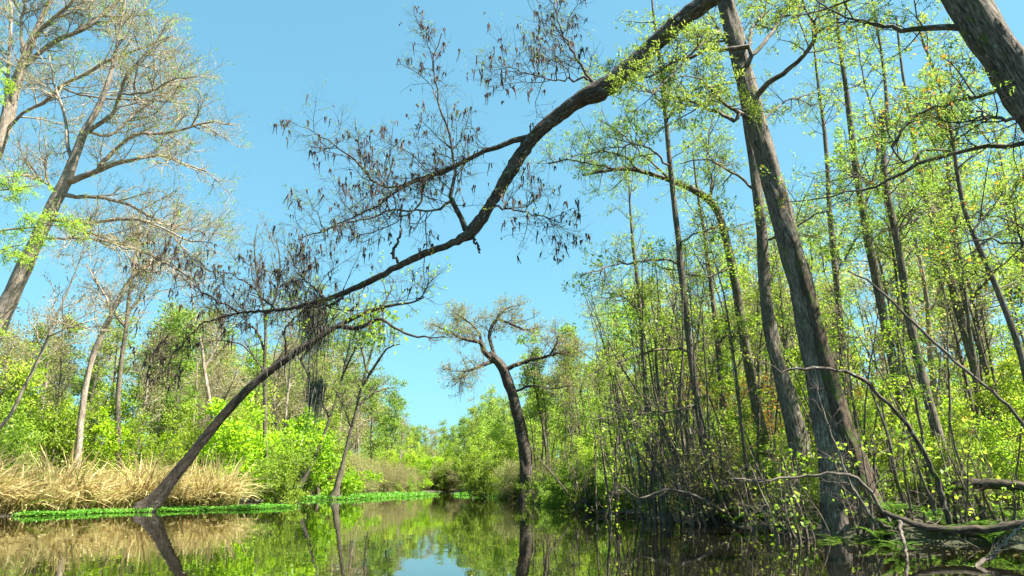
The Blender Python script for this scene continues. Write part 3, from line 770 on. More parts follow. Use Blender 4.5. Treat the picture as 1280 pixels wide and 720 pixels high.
traced_tree('cypress_tree', 'taller bare cypress with dark upswept limbs behind the pale one', 'tree', 29.0,
    [(-170, 640, 80), (-150, 590, 56), (-110, 480, 44), (-70, 370, 38), (-38, 280, 33), (-14, 210, 30), (4, 165, 28), (16, 120, 26), (28, 82, 20), (38, 56, 16), (52, 24, 12), (66, -8, 9), (80, -50, 5)],
    [([(10, 150, 10), (32, 72, 8), (48, 40, 8), (80, 12, 7), (110, -20, 5)], 29, 28),
     ([(16, 98, 10), (40, 74, 9), (62, 56, 9), (90, 42, 8), (115, 30, 7), (140, 8, 5), (160, -10, 4)], 29, 30),
     ([(0, 172, 8), (30, 140, 6), (60, 126, 8), (75, 108, 8), (100, 96, 7), (125, 82, 7), (150, 70, 6), (175, 62, 5), (212, 46, 3)], 29, 27.5),
     ([(8, 130, 7), (12, 60, 6), (14, 20, 5), (8, -20, 3)], 29, 31), ([(30, 75, 7), (26, 40, 6), (30, 10, 5), (36, -20, 4)], 29, 28.2),
     ([(75, 108, 5), (100, 118, 4), (150, 124, 4), (195, 126, 3), (240, 130, 2)], 28.4, 27), ([(90, 42, 5), (120, 22, 4), (160, 20, 3), (190, 18, 2)], 29.5, 31)],
    BARE, BUD + [('leaf_cypress', 6, 0.12, 0.035, 0.4, 'foliage', 2, 0.15)], bark='bark_pale', twig='twig_pale', sides=20, flute=(0.15, 1.2, 5), seed=62, trunk_dress=0.6)
# a feathery green bough reaching in from beyond the left edge
traced_tree('cypress_tree', 'young cypress with feathery lime-green boughs at the left edge', 'tree', 17.0,
    [(-215, 668, 60), (-200, 600, 40), (-180, 480, 32), (-160, 360, 27), (-142, 260, 22), (-128, 170, 17), (-118, 90, 12), (-110, 20, 7), (-104, -40, 4)],
    [([(-140, 250, 8), (-95, 245, 7), (-50, 240, 6), (0, 238, 4), (48, 232, 2)], 17, 17.5), ([(-150, 300, 8), (-100, 290, 6), (-50, 288, 5), (10, 288, 4), (60, 283, 3), (100, 280, 2)], 17, 18),
     ([(-155, 340, 7), (-100, 335, 5), (-50, 325, 4), (0, 312, 3), (28, 306, 2)], 17, 16.4), ([(-168, 420, 7), (-110, 430, 5), (-60, 438, 4), (-10, 425, 3), (24, 420, 2)], 17, 17.6), ([(-125, 150, 6), (-80, 120, 4), (-40, 105, 3), (0, 100, 2)], 17, 16.5)],
    [dict(n=12, L=0.9, r=0.012, ang=60, flat=0.3, up=0.0, K=5, wob=0.12, t0=0.35), dict(n=7, L=0.45, r=0.006, ang=55, flat=0.3, up=0.0, K=4, wob=0.12), dict(n=5, L=0.22, r=0.004, ang=50, flat=0.3, up=-0.05, K=3, wob=0.14, trop=-0.05)],
    [('leaf_bright', 6, 0.085, 0.022, 0.7, 'foliage', 2, 1.0)], bark='bark_pale', twig='twig_brown', sides=14, seed=63)

# smaller bare or half-bare trees of the left bank
left_small = [
    ('leaning bare trunk forking upward behind the reeds', 33.0, [(92, 620, 34), (98, 560, 22), (106, 490, 18), (118, 440, 17), (136, 400, 16), (152, 368, 15), (166, 346, 13), (182, 332, 10), (194, 312, 6)], [([(166, 346, 8), (168, 325, 6), (176, 300, 4), (172, 270, 2)], 33, 34), ([(180, 334, 8), (200, 322, 6), (212, 300, 4), (222, 280, 2)], 33, 32), ([(140, 395, 5), (132, 370, 4), (118, 350, 3), (108, 330, 2)], 33, 34)], 71, 'bark_pale', 'twig_pale'),
    ('upright half-bare tree among the left bank greenery', 36.0, [(150, 620, 26), (148, 560, 18), (148, 500, 15), (152, 450, 14), (158, 410, 13), (162, 370, 11), (168, 330, 8), (172, 290, 5), (176, 262, 3)], [([(160, 392, 6), (176, 370, 5), (190, 345, 3), (200, 320, 2)], 36, 37), ([(158, 410, 5), (140, 388, 4), (128, 360, 2)], 36, 35)], 72, 'bark_pole', 'twig_pale'),
    ('thin pale stem leaning right beside the tall pale cypress', 24.0, [(-62, 640, 20), (-40, 590, 14), (-10, 545, 12), (12, 520, 11), (32, 480, 10), (52, 440, 9), (66, 405, 7), (82, 370, 5), (96, 335, 4), (106, 305, 2)], [([(60, 420, 4), (85, 410, 3), (110, 402, 2)], 24, 23)], 73, 'bark_pale', 'twig_pale'),
    ('dark upright tree behind the leaning trunk', 40.0, [(334, 622, 24), (333, 580, 16), (331, 540, 13), (331, 500, 12), (330, 460, 11), (332, 425, 10), (330, 390, 8), (322, 350, 6), (318, 310, 4), (322, 280, 2)], [([(331, 440, 6), (322, 415, 5), (308, 402, 3), (300, 380, 2)], 40, 41), ([(331, 400, 5), (345, 370, 4), (350, 330, 3), (346, 300, 2)], 40, 39), ([(333, 470, 4), (350, 445, 3), (362, 430, 2)], 40, 40)], 74, 'bark_pole', 'twig_brown'),
    ('stump-footed tree leaning right from the mat of green', 52.0, [(362, 626, 32), (372, 612, 22), (384, 592, 14), (396, 566, 11), (408, 535, 10), (420, 500, 9), (430, 462, 8), (438, 425, 6), (446, 395, 4), (450, 370, 2)], [([(428, 470, 5), (442, 440, 4), (452, 425, 2)], 52, 51), ([(412, 525, 4), (398, 490, 3), (390, 455, 2)], 52, 53)], 75, 'bark_pole', 'twig_brown'),
    ('spreading half-leafed tree on the green floating mat', 53.0, [(418, 627, 32), (421, 612, 22), (427, 585, 15), (434, 555, 13), (442, 525, 11), (449, 495, 10), (457, 465, 9), (464, 440, 8), (472, 415, 5), (480, 392, 3)], [([(452, 485, 6), (470, 455, 5), (485, 435, 4), (500, 430, 2)], 49, 48), ([(446, 508, 5), (470, 490, 4), (492, 484, 2)], 49, 50), ([(440, 535, 4), (425, 500, 3), (412, 470, 2)], 49, 50), ([(458, 462, 5), (452, 435, 4), (448, 410, 2)], 49, 48)], 76, 'bark_pole', 'twig_brown'),
    ('crooked bare tree leaning left deep in the left bank wood', 44.0, [(262, 620, 24), (264, 580, 16), (268, 540, 14), (262, 500, 12), (256, 465, 11), (252, 430, 9), (244, 398, 6), (240, 365, 4), (238, 335, 2)], [([(256, 460, 5), (272, 430, 4), (280, 395, 2)], 44, 45), ([(266, 520, 4), (285, 490, 3), (296, 465, 2)], 44, 43)], 77, 'bark_pale', 'twig_pale'),
    ('tall thin tree with a sparse fork rising behind the leaning trunk', 60.0, [(398, 622, 20), (396, 580, 14), (392, 540, 12), (388, 500, 11), (386, 460, 10), (392, 420, 8), (400, 385, 5), (404, 355, 3)], [([(387, 470, 5), (370, 440, 4), (362, 410, 2)], 45, 46), ([(391, 430, 5), (412, 405, 4), (425, 390, 2)], 45, 44)], 78, 'bark_pole', 'twig_brown'),
]
HALF = [dict(n=11, L=2.2, r=0.03, ang=52, flat=0.6, up=0.22, K=5, wob=0.18, t0=0.15), dict(n=6, L=1.0, r=0.014, ang=50, flat=0.6, up=0.1, K=4, wob=0.2), dict(n=5, L=0.5, r=0.008, ang=46, flat=0.8, up=0.1, K=3, wob=0.2)]
for lab, d, tr, lm, sd, bk, twm in left_small:
    tr = [(a, b, w * ((1.2, 0.85, 0.68)[min(i, 2)] if sd in (75, 76) else 0.72 if i else 0.6)) for i, (a, b, w) in enumerate(tr)]
    lf = [('leaf_cypress', 5, 0.14, 0.055, 0.45, 'foliage', 2, 0.55)] if sd in (75, 76, 78) else [('leaf_olive', 3, 0.10, 0.04, 0.4, 'buds', 2, 0.35)]
    traced_tree('half_bare_tree' if sd != 76 else 'spreading_tree', lab, 'tree', d, tr, lm, HALF, lf, bark=bk, twig=twm, sides=10, flute=(0.15, 0.6, 5), seed=sd, trunk_dress=0.45, group='half-bare trees of the left bank')

# ------------------------------------------------------------------ untraced woods: a few kinds of tree and shrub, each copied with its parts
def kind_tree(seed, H, r, lean, first, n, L, leafm, leaves, size, bark, twig, wf=0.6, flat=0.6, up=0.25, deep=True, multi=1, clump=0.35):
    """meshes for one kind of tree: trunk(s) with boughs, twigs, crown. height H, boughs from fraction `first` upward"""
    rng = np.random.default_rng(seed)
    st = rng.normal(size=(multi, 3)) * np.array([0.12, 0.12, 0]) * (multi > 1); st[:, 2] = -0.25
    dr = np.tile([0, 0, 1.0], (multi, 1)) + rng.normal(size=(multi, 3)) * lean
    K = 14
    tp, tr = shoot(st, dr, (H + 0.25) * rng.uniform(0.75, 1.05, multi) if multi > 1 else H, r * (rng.uniform(0.6, 1.0, multi) if multi > 1 else 1.0), K, 0.045 if multi == 1 else 0.09, 0.03, rng, tip=0.12)
    tr[:, 0] *= 1.45; tr[:, 1] *= 1.08
    g = Geo(); g.tubes(tp, tr, 9 if multi == 1 else 6, lump=0.05, seed=seed)
    wood = [g]
    sp = [dict(n=n, L=L, r=r * 0.32, ang=58, flat=flat, up=up, K=5, wob=0.16, t0=first, t1=0.99, taper=0.5), dict(n=5, L=L * 0.5, r=0.014, ang=52, flat=flat, up=0.08, K=4, wob=0.2)]
    if deep:
        sp.append(dict(n=4, L=L * 0.25, r=0.008, ang=50, flat=flat, up=0.03, K=3, wob=0.2))
    tw = dress([(tp[k], tr[k]) for k in range(multi)], sp, rng)
    g.tubes(tw[0][0], tw[0][1], 5)
    g2 = Geo()
    for p, rr in tw[1:]:
        g2.tubes(p, rr, 3)
    c, ax = along(tw[-1][0], leaves, rng, 0.2, 1.0)
    keep = rng.random(len(tw[-1][0])) < wf
    keep = np.repeat(keep, leaves)
    c, ax = c[keep], ax[keep]
    c = c + rng.normal(size=c.shape) * np.array([1, 1, 0.6]) * clump * L * 0.25
    g3 = Geo(); g3.leaves(c, ax + rng.normal(size=ax.shape) * 0.8, size, size * 0.62, rng, 0.5)
    return dict(trunk=g.mesh('trunk', M[bark]), twigs=g2.mesh('twigs', M[twig]), crown=g3.mesh('crown', M[leafm]), H=H)


def plant(kind, name, label, cat, x, y, s, rng, group, sz=None):
    z = tz(x, y)
    root = thing(name, label, cat, (x, y, max(z, -0.1)), group, rng.uniform(0, 6.28), s)
    if sz:
        root.scale = (s, s, s * sz)
    for part in ('trunk', 'twigs', 'crown'):
        o = bpy.data.objects.new(part, kind[part]); sc.collection.objects.link(o); o.parent = root
        if part != 'trunk':
            o['kind'] = 'stuff'
    return root


far_feather = [kind_tree(100 + k, 12, 0.16, 0.05, 0.35, 22, 2.0, 'leaf_cypress', 7, 0.20, 'bark_pole', 'twig_brown', wf=0.8, flat=0.4, up=0.1) for k in range(4)]
far_bare = [kind_tree(110 + k, 12, 0.15, 0.06, 0.3, 20, 2.4, 'leaf_olive', 5, 0.14, 'bark_pale', 'twig_pale', wf=0.7, up=0.4) for k in range(3)]
broad = [kind_tree(120 + k, 8, 0.11, 0.10, 0.2, 20, 2.2, 'leaf_bright', 10, 0.17, 'bark_pole', 'twig_brown', wf=0.65, flat=0.5, up=0.15) for k in range(4)]
pole = [kind_tree(130 + k, 15, 0.095, 0.05, 0.5, 24, 1.6, 'leaf_bright', 8, 0.095, 'bark_pole', 'twig_brown', wf=0.42, flat=0.5) for k in range(4)]
sapling = [kind_tree(140 + k, 4.2, 0.035, 0.12, 0.15, 14, 1.1, 'leaf_bright', 8, 0.09, 'bark_pole', 'twig_brown', wf=0.7, flat=0.4, up=0.1, multi=2) for k in range(4)]
bush = [kind_tree(150 + k, 2.6, 0.03, 0.45, 0.12, 11, 0.9, 'leaf_green', 8, 0.09, 'bark_pole', 'twig_brown', wf=0.75, flat=0.8, up=0.1, multi=7) for k in range(3)]
bright_bush = [kind_tree(160 + k, 3.2, 0.035, 0.40, 0.2, 10, 1.1, 'leaf_yellow', 9, 0.13, 'bark_pole', 'twig_brown', wf=0.75, flat=0.25, up=0.0, multi=6) for k in range(3)]
scrub = [kind_tree(170 + k, 2.8, 0.022, 0.40, 0.1, 12, 1.0, 'leaf_olive', 4, 0.08, 'twig_brown', 'twig_pale', wf=0.5, flat=0.9, up=0.2, multi=9) for k in range(3)]

SKY = np.array([(-400, 200), (-100, 330), (0, 370), (100, 375), (200, 375), (300, 370), (380, 375), (440, 395), (485, 470), (515, 528), (560, 532), (590, 510), (620, 470), (650, 435), (700, 400), (750, 370), (800, 320), (860, 285), (950, 240), (1050, 190), (1150, 150), (1280, 110), (1800, -50)], float)


def top_limit(x, y):
    """tallest a tree here may grow so that the wood keeps the skyline of the place"""
    py = np.interp(col_of(x, y, 6.0), SKY[:, 0], SKY[:, 1])
    return P(640, py, y)[2]


def scatter(n, xr, yr, mind, seed, smin=1.0, smax=60.0, taken=None):
    rng = np.random.default_rng(seed)
    pts = [] if taken is None else taken
    out = []
    X = rng.uniform(*xr, n * 30); Y = rng.uniform(*yr, n * 30); S = shore(X, Y)
    for x, y, s in zip(X, Y, S):
        if s < smin or s > smax or y < 4 or (x < -8 and y < 38.5 and s < 4.6) or (y < 47.5 and 632 < col_of(x, y) < 684):
            continue
        if all((x - a) ** 2 + (y - b) ** 2 > mind * mind for a, b in pts):
            pts.append((x, y)); out.append((x, y, s))
            if len(out) >= n:
                break
    return out, rng


def wood(n, xr, yr, mind, seed, kinds, name, cat, label, group, lo, hi, smin=1.0, smax=60.0, pxr=None, taken=None):
    pts, rng = scatter(n, xr, yr, mind, seed, smin, smax, taken)
    for x, y, s in pts:
        if pxr and not (pxr[0] < col_of(x, y) < pxr[1]):
            continue
        k = kinds[rng.integers(len(kinds))]
        h = k['H'] * rng.uniform(lo, hi)
        lim = top_limit(x, y) * rng.uniform(0.82, 1.06)
        if lim < 1.5:
            continue
        if k['H'] > 10:
            h = max(h, lim * rng.uniform(0.55, 0.95))
        h = min(h, lim, k['H'] * 1.6)
        f = max(h / k['H'], 0.35)
        size = 'tall ' if f > lo + 0.66 * (hi - lo) else 'small ' if f < lo + 0.25 * (hi - lo) else ''
        plant(k, name, size + label + ' ' + where(x, y), cat, x, y, f, rng, group)


MARKS = [(-92, 26, 'the tall pale cypress'), (40, 24, 'the left part of the reed bed'), (92, 33, 'the forking bare trunk'), (178, 29, 'the foot of the leaning tree'), (262, 44, 'the crooked bare tree'), (334, 40, 'the dark upright tree'),
         (366, 52, 'the stump-footed tree'), (418, 49, 'the spreading half-leafed tree'), (480, 60, 'the large floating mat'), (555, 100, 'the far mouth of the channel'), (595, 74, 'the smaller floating mat'), (659, 47, 'the flat-topped cypress'),
         (730, 30, 'the open right shore'), (818, 27, 'the straight pole-like tree'), (860, 19, 'the multi-stemmed thicket'), (970, 22, 'the bent-over tree'), (1018, 19, 'the straight cypress'), (1092, 15, 'the massive leaning cypress'),
         (1152, 19.5, 'the slender twin-topped tree'), (1200, 17.5, 'the slender kinked tree'), (1262, 20.5, 'the forked slender tree'), (1330, 14.5, 'the thin curved tree')]


def where(x, y):
    c = col_of(x, y)
    m = min(MARKS, key=lambda k: abs(k[0] - c))
    g_ = y - m[1]
    rel = 'in front of' if g_ < -2 else 'beside' if g_ < 2.5 else 'close behind' if g_ < 9 else 'some way behind' if g_ < 22 else 'far behind'
    return rel + ' ' + m[2]


VIEW = (-140, 1420)
tk_far, tk_l, tk_r = [], [], []
# far end of the channel
wood(40, (-26, 6), (117, 165), 1.9, 204, far_feather, 'feathery_tree', 'tree', 'pale feathery tree', 'trees beyond the end of the channel', 0.8, 1.2, 1.0, 60, VIEW, tk_far)
wood(24, (-22, 4), (113, 140), 1.6, 205, broad, 'leafy_tree', 'tree', 'leafy tree', 'leafy trees beyond the end of the channel', 0.7, 1.2, 0.6, 60, VIEW, tk_far)
wood(46, (-46, 30), (96, 135), 2.6, 201, far_feather, 'feathery_tree', 'tree', 'pale green feathery far-shore tree', 'feathery trees closing the channel', 0.7, 1.1, 1.5, 60, VIEW, tk_far)
wood(16, (-46, 30), (94, 130), 2.6, 202, far_bare, 'bare_tree', 'tree', 'bare brown far-shore tree', 'bare trees closing the channel', 0.7, 1.1, 1.5, 60, VIEW, tk_far)
wood(34, (-46, 26), (86, 118), 2.4, 203, broad, 'leafy_tree', 'tree', 'bright green far-shore tree', 'leafy trees on the far shore', 0.6, 1.1, 1.0, 14, VIEW, tk_far)
# left bank wood
wood(34, (-50, -11), (40, 92), 2.8, 211, far_feather, 'feathery_tree', 'tree', 'green feathery tree', 'feathery trees of the left bank', 0.6, 1.1, 1.5, 30, VIEW, tk_l)
wood(54, (-50, -11), (32, 92), 1.9, 212, far_bare, 'bare_tree', 'tree', 'bare tan-twigged tree', 'bare trees of the left bank', 0.7, 1.15, 2.0, 30, VIEW, tk_l)
wood(34, (-48, -11), (36, 88), 2.4, 213, broad, 'leafy_tree', 'tree', 'bushy yellow-green tree', 'leafy trees of the left bank', 0.55, 1.0, 1.2, 26, VIEW, tk_l)
# right bank wood
wood(34, (1, 55), (48, 95), 2.6, 221, far_feather, 'feathery_tree', 'tree', 'green feathery tree', 'feathery trees of the right bank', 0.8, 1.4, 1.5, 40, VIEW, tk_r)
wood(46, (2, 50), (38, 84), 2.2, 222, broad, 'leafy_tree', 'tree', 'bright green leafy tree', 'leafy trees of the right bank', 0.6, 1.25, 1.2, 36, VIEW, tk_r)
wood(95, (4, 45), (19, 62), 1.4, 223, pole, 'pole_tree', 'tree', 'thin pole-like tree', 'pole-like trees of the right bank', 0.75, 1.15, 2.0, 40, VIEW, tk_r)
wood(14, (5, 45), (22, 60), 2.2, 224, far_bare, 'bare_tree', 'tree', 'bare brown tree', 'bare trees of the right bank', 0.8, 1.2, 2.0, 40, VIEW, tk_r)
# undergrowth
tk_u = []
wood(70, (3, 40), (11, 52), 1.3, 231, sapling, 'sapling', 'sapling', 'slender leafy sapling', 'saplings of the right bank', 0.6, 1.25, 0.6, 24, VIEW, tk_u)
wood(44, (0, 40), (24, 70), 1.4, 232, bush, 'bush', 'bush', 'dark green bush', 'green bushes of the right bank', 0.5, 1.0, 0.4, 20, VIEW, tk_u)
wood(30, (0, 22), (21, 80), 1.4, 233, scrub, 'scrub_bush', 'bush', 'twiggy brown scrub bush', 'brown scrub of the right bank', 0.5, 1.0, 0.3, 6, VIEW, tk_u)
wood(34, (-45, -11), (31, 85), 1.7, 234, sapling, 'sapling', 'sapling', 'light green leafy sapling', 'saplings of the left bank', 0.8, 1.4, 2.2, 20, VIEW, tk_u)
wood(26, (-40, -11), (33, 90), 1.5, 235, bush, 'bush', 'bush', 'green bush', 'green bushes of the left bank', 0.7, 1.2, 1.2, 14, VIEW, tk_u)
wood(26, (-40, -9), (36, 100), 1.5, 236, scrub, 'scrub_bush', 'bush', 'twiggy brown scrub', 'brown scrub of the left bank', 0.7, 1.3, 0.6, 14, VIEW, tk_u)
wood(30, (-30, 20), (88, 115), 1.6, 237, bush + scrub, 'far_bush', 'bush', 'far-shore bush', 'bushes of the far shore', 0.8, 1.4, 0.3, 8, VIEW, tk_u)

shore_bush = [kind_tree(152 + k, 1.5, 0.02, 0.7, 0.1, 12, 0.6, 'leaf_green', 8, 0.075, 'twig_brown', 'twig_brown', wf=0.7, flat=0.9, up=0.1, multi=9) for k in range(3)]
wood(56, (-6, 12), (29, 92), 0.75, 238, shore_bush, 'shore_bush', 'bush', 'shaggy right-bank waterside bush', 'waterside bushes of the right bank', 0.6, 1.3, 0.15, 1.6, VIEW, [])
wood(44, (-20, -8), (56, 104), 1.0, 239, shore_bush + scrub, 'shore_bush', 'bush', 'shaggy waterside bush', 'waterside bushes of the left bank', 0.8, 1.4, 0.2, 2.0, VIEW, [])
wood(60, (-24, 8), (104, 126), 1.0, 240, bush + bright_bush + scrub, 'far_bush', 'bush', 'dense end-of-channel bush', 'bushes at the end of the channel', 0.9, 1.8, 0.2, 12, VIEW, [])
maple = [kind_tree(156 + k, 4.5, 0.04, 0.15, 0.3, 14, 1.2, 'leaf_orange', 6, 0.08, 'bark_pole', 'twig_brown', wf=0.22, flat=0.4, up=0.1, multi=2) for k in range(2)]
wood(9, (5, 26), (19, 34), 1.6, 243, maple, 'orange_sapling', 'sapling', 'orange-leaved sapling', 'orange-leaved saplings of the right bank', 0.6, 1.3, 0.8, 12, VIEW, [])
bare_pole = [kind_tree(250 + k, 9.5, 0.065, 0.07, 0.35, 16, 0.9, 'leaf_olive', 3, 0.07, 'bark_pole', 'twig_brown', wf=0.3, flat=0.7, up=0.3) for k in range(4)]
wood(170, (1, 34), (17.5, 56), 0.65, 244, bare_pole, 'bare_pole_tree', 'tree', 'thin grey leafless pole', 'leafless poles of the right bank', 0.6, 1.2, 0.8, 16, VIEW, [])
wood(66, (-40, -12), (35, 70), 0.9, 245, bare_pole, 'bare_pole_tree', 'tree', 'thin pale leafless stem', 'leafless stems of the left bank', 0.6, 1.1, 2.0, 16, VIEW, [])
# single shrubs the picture shows plainly
rgs = np.random.default_rng(9)
for px, d, kd, s, nm, lab in [
    (352, 38.6, bush[0], 1.25, 'bush', 'dark-stemmed green bush overhanging the water beyond the reeds'),
    (400, 56.0, bright_bush[0], 1.9, 'bush', 'layered yellow-green bush behind the stump-footed tree'),
    (318, 40.0, bright_bush[1], 1.7, 'bush', 'yellow-green bush rising behind the reeds left of the dark-stemmed bush'),
    (610, 56.0, bush[1], 1.5, 'bush', 'drooping green bush at the foot of the flat-topped cypress'),
    (590, 62.0, broad[1], 0.55, 'leafy_tree', 'rounded bright green tree beside the flat-topped cypress'),
    (638, 52.0, scrub[1], 1.0, 'scrub_bush', 'grey twiggy scrub leaning over the water by the flat-topped cypress'),
    (30, 33.0, sapling[1], 1.25, 'sapling', 'leaning leafy sapling under the tall pale cypress'),
    (75, 35.0, bush[2], 1.6, 'bush', 'large green bush above the reeds under the tall pale cypress'),
    (-10, 31.0, bush[0], 1.5, 'bush', 'green bush at the left end of the reeds'),
    (130, 37.0, bright_bush[2], 1.2, 'bush', 'yellow-green bush in front of the forking bare trunk'),
    (18, 35.0, broad[0], 0.78, 'leafy_tree', 'bright leafy tree rising over the reeds right of the thin pale stem'),
    (-35, 32.5, broad[2], 0.80, 'leafy_tree', 'bright leafy tree over the reeds beneath the taller bare cypress'),
    (98, 37.5, broad[3], 0.80, 'leafy_tree', 'bright leafy tree rising over the reeds beside the forking bare trunk'),
    (215, 38.0, sapling[2], 1.1, 'sapling', 'light green sapling above the reeds beside the leaning trunk'),
]:
    x = PX(px, d)
    plant(kd, nm, lab, 'tree' if 'tree' in nm else ('sapling' if nm == 'sapling' else 'bush'), x, d, s, rgs, None)

# ------------------------------------------------------------------ reeds and floating plants
rg = np.random.default_rng(77)


def ribbons(g, st, dr, L, w, K, droop, rng):
    N = len(st)
    pts = np.empty((N, K + 1, 3)); pts[:, 0] = st
    d = nrm(dr); hz = nrm(np.stack([d[:, 0], d[:, 1], np.zeros(N)], 1))
    for k in range(K):
        pts[:, k + 1] = pts[:, k] + d * (L / K)[:, None]
        d = nrm(d + hz * droop[:, None] * 0.5 + np.stack([np.zeros(N), np.zeros(N), -droop * (0.3 + 0.5 * k / K)], 1) + rng.normal(size=(N, 3)) * 0.05)
    side = np.stack([-hz[:, 1], hz[:, 0], rng.normal(size=N) * 0.4], 1); side = nrm(side)
    ww = (w[:, None] * np.concatenate([np.linspace(0.8, 1, K // 2 + 1), np.linspace(0.9, 0.12, K - K // 2)])[None])[..., None]
    V = np.stack([pts - side[:, None] * ww * 0.5, pts + side[:, None] * ww * 0.5], 2)
    i = np.arange(N)[:, None] * (K + 1) * 2 + np.arange(K)[None] * 2
    g.add(V, np.stack([i, i + 1, i + 3, i + 2], 2))


def reed_bed(n, seg, depth, hmin, hmax, seed):
    rng = np.random.default_rng(seed)
    seg = np.array(seg, float)
    t = rng.uniform(0, 1, n) * (len(seg) - 1); i = np.minimum(t.astype(int), len(seg) - 2); w = (t - i)[:, None]
    p = seg[i] * (1 - w) + seg[i + 1] * w
    e = nrm(seg[i + 1] - seg[i]); nrml = np.stack([-e[:, 1], e[:, 0]], 1)
    dd = rng.uniform(0, 1, n) ** 1.3 * depth
    p = p + nrml * dd[:, None] + rng.normal(size=(n, 2)) * 0.15
    st = np.stack([p[:, 0], p[:, 1], np.maximum(terrain(p[:, 0], p[:, 1]), 0.0) - 0.03], 1)
    az = rng.normal(-0.4, 1.5, n)
    lean = rng.uniform(0.05, 0.85, n)
    dr = np.stack([np.cos(az) * lean, np.sin(az) * lean, np.ones(n)], 1)
    L = rng.uniform(hmin, hmax, n) * (0.75 + 0.25 * np.sin(p[:, 0] * 1.7) * np.sin(p[:, 1] * 1.1 + 1))
    g = Geo(); ribbons(g, st, dr, L, rng.uniform(0.03, 0.085, n), 9, rng.uniform(0.02, 0.38, n), rng)
    return g


g = reed_bed(9500, [(-12.3, 33.4), (-13.4, 31.9), (-15.0, 30.3), (-16.4, 27.2), (-17.0, 23.8), (-18.0, 19.0)], -4.4, 1.3, 3.2, 301)
o = g.build('reed_bed', M['reed']); o['kind'] = 'stuff'; o['label'] = 'dense bed of dry tan reeds along the left bank'; o['category'] = 'reeds'


def mat_of(poly, n, size, seed, h=0.08):
    rng = np.random.default_rng(seed)
    poly = np.array(poly, float)
    lo, hi = poly.min(0), poly.max(0)
    p = rng.uniform(lo, hi, (n * 4, 2))
    ins = np.zeros(len(p), bool)
    wob = p + 0.12 * np.sin(p[:, ::-1] * 9.0) + 0.3 * np.stack([np.sin(p[:, 1] * 3.1), np.sin(p[:, 0] * 2.7)], 1)
    for i in range(len(poly)):
        a, b = poly[i], poly[(i + 1) % len(poly)]
        ins ^= ((a[1] > wob[:, 1]) != (b[1] > wob[:, 1])) & (wob[:, 0] < (b[0] - a[0]) * (wob[:, 1] - a[1]) / (b[1] - a[1] + 1e-12) + a[0])
    p = p[ins][:n]
    st_ = rng.random(len(p)) < 0.07
    p[st_] += rng.normal(size=(st_.sum(), 2)) * 0.5
    lump = 0.5 + 0.5 * np.sin(p[:, 0] * 2.3 + np.sin(p[:, 1] * 1.9)) * np.sin(p[:, 1] * 2.1)
    c = np.stack([p[:, 0], p[:, 1], 0.01 + rng.uniform(0, 1, len(p)) * h * (0.4 + lump)], 1)
    g = Geo(); ax = rng.normal(size=c.shape); ax[:, 2] = np.abs(ax[:, 2]) * 0.5
    g.leaves(c, ax, size, size * 0.85, rng, 0.75, fold=0.05)
    return g


for poly, n, size, sd, lab in [
    ([(-9.9, 35.0), (-10.4, 32.6), (-11.6, 31.0), (-13.2, 29.3), (-14.6, 27.6), (-15.2, 25.4), (-15.6, 24.6), (-16.9, 25.2), (-16.4, 27.2), (-15.0, 30.0), (-12.5, 32.6), (-11.0, 35.6)], 15000, 0.085, 311, 'bright green floating plants skirting the reed bed'),
    ([(-15.6, 51.5), (-14.2, 52.5), (-12.0, 50.5), (-10.2, 56), (-8.8, 64), (-7.6, 76), (-9.5, 82), (-13.5, 82), (-16.5, 58)], 17000, 0.17, 312, 'bright green floating mat spreading below the left bank trees'),
    ([(-5.8, 74), (-3.0, 70), (-1.2, 66), (-0.6, 74), (-2.0, 84), (-5.2, 84)], 5000, 0.19, 313, 'smaller floating green mat near the far right shore'),
]:
    g = mat_of(poly, n, size, sd, 0.10 if sd == 311 else 0.16)
    o = g.build('floating_plants', M['float_leaf']); o['kind'] = 'stuff'; o['label'] = lab; o['category'] = 'floating plants'

# ------------------------------------------------------------------ right bank: thicket, stems, logs, ferns
whip = [kind_tree(180 + k, 7.0, 0.032, 0.22, 0.5, 9, 1.0, 'leaf_bright', 6, 0.09, 'bark_pole', 'twig_brown', wf=0.4, flat=0.4, up=0.1, multi=1) for k in range(4)]
wood(120, (4, 30), (11.5, 44), 0.7, 241, whip, 'thin_stem', 'sapling', 'thin whip-like young tree', 'thin young trees of the right bank', 0.6, 1.3, 0.7, 16, VIEW, [])
near_leafy = [kind_tree(190 + k, 3.4, 0.03, 0.3, 0.2, 12, 1.1, 'leaf_bright', 9, 0.085, 'bark_pole', 'twig_brown', wf=0.6, flat=0.35, up=0.05, multi=3) for k in range(3)]
wood(24, (6, 24), (16, 30), 1.3, 242, near_leafy, 'leafy_shrub', 'shrub', 'open leafy shrub', 'leafy shrubs of the right bank', 0.5, 1.2, 0.5, 14, VIEW, [])


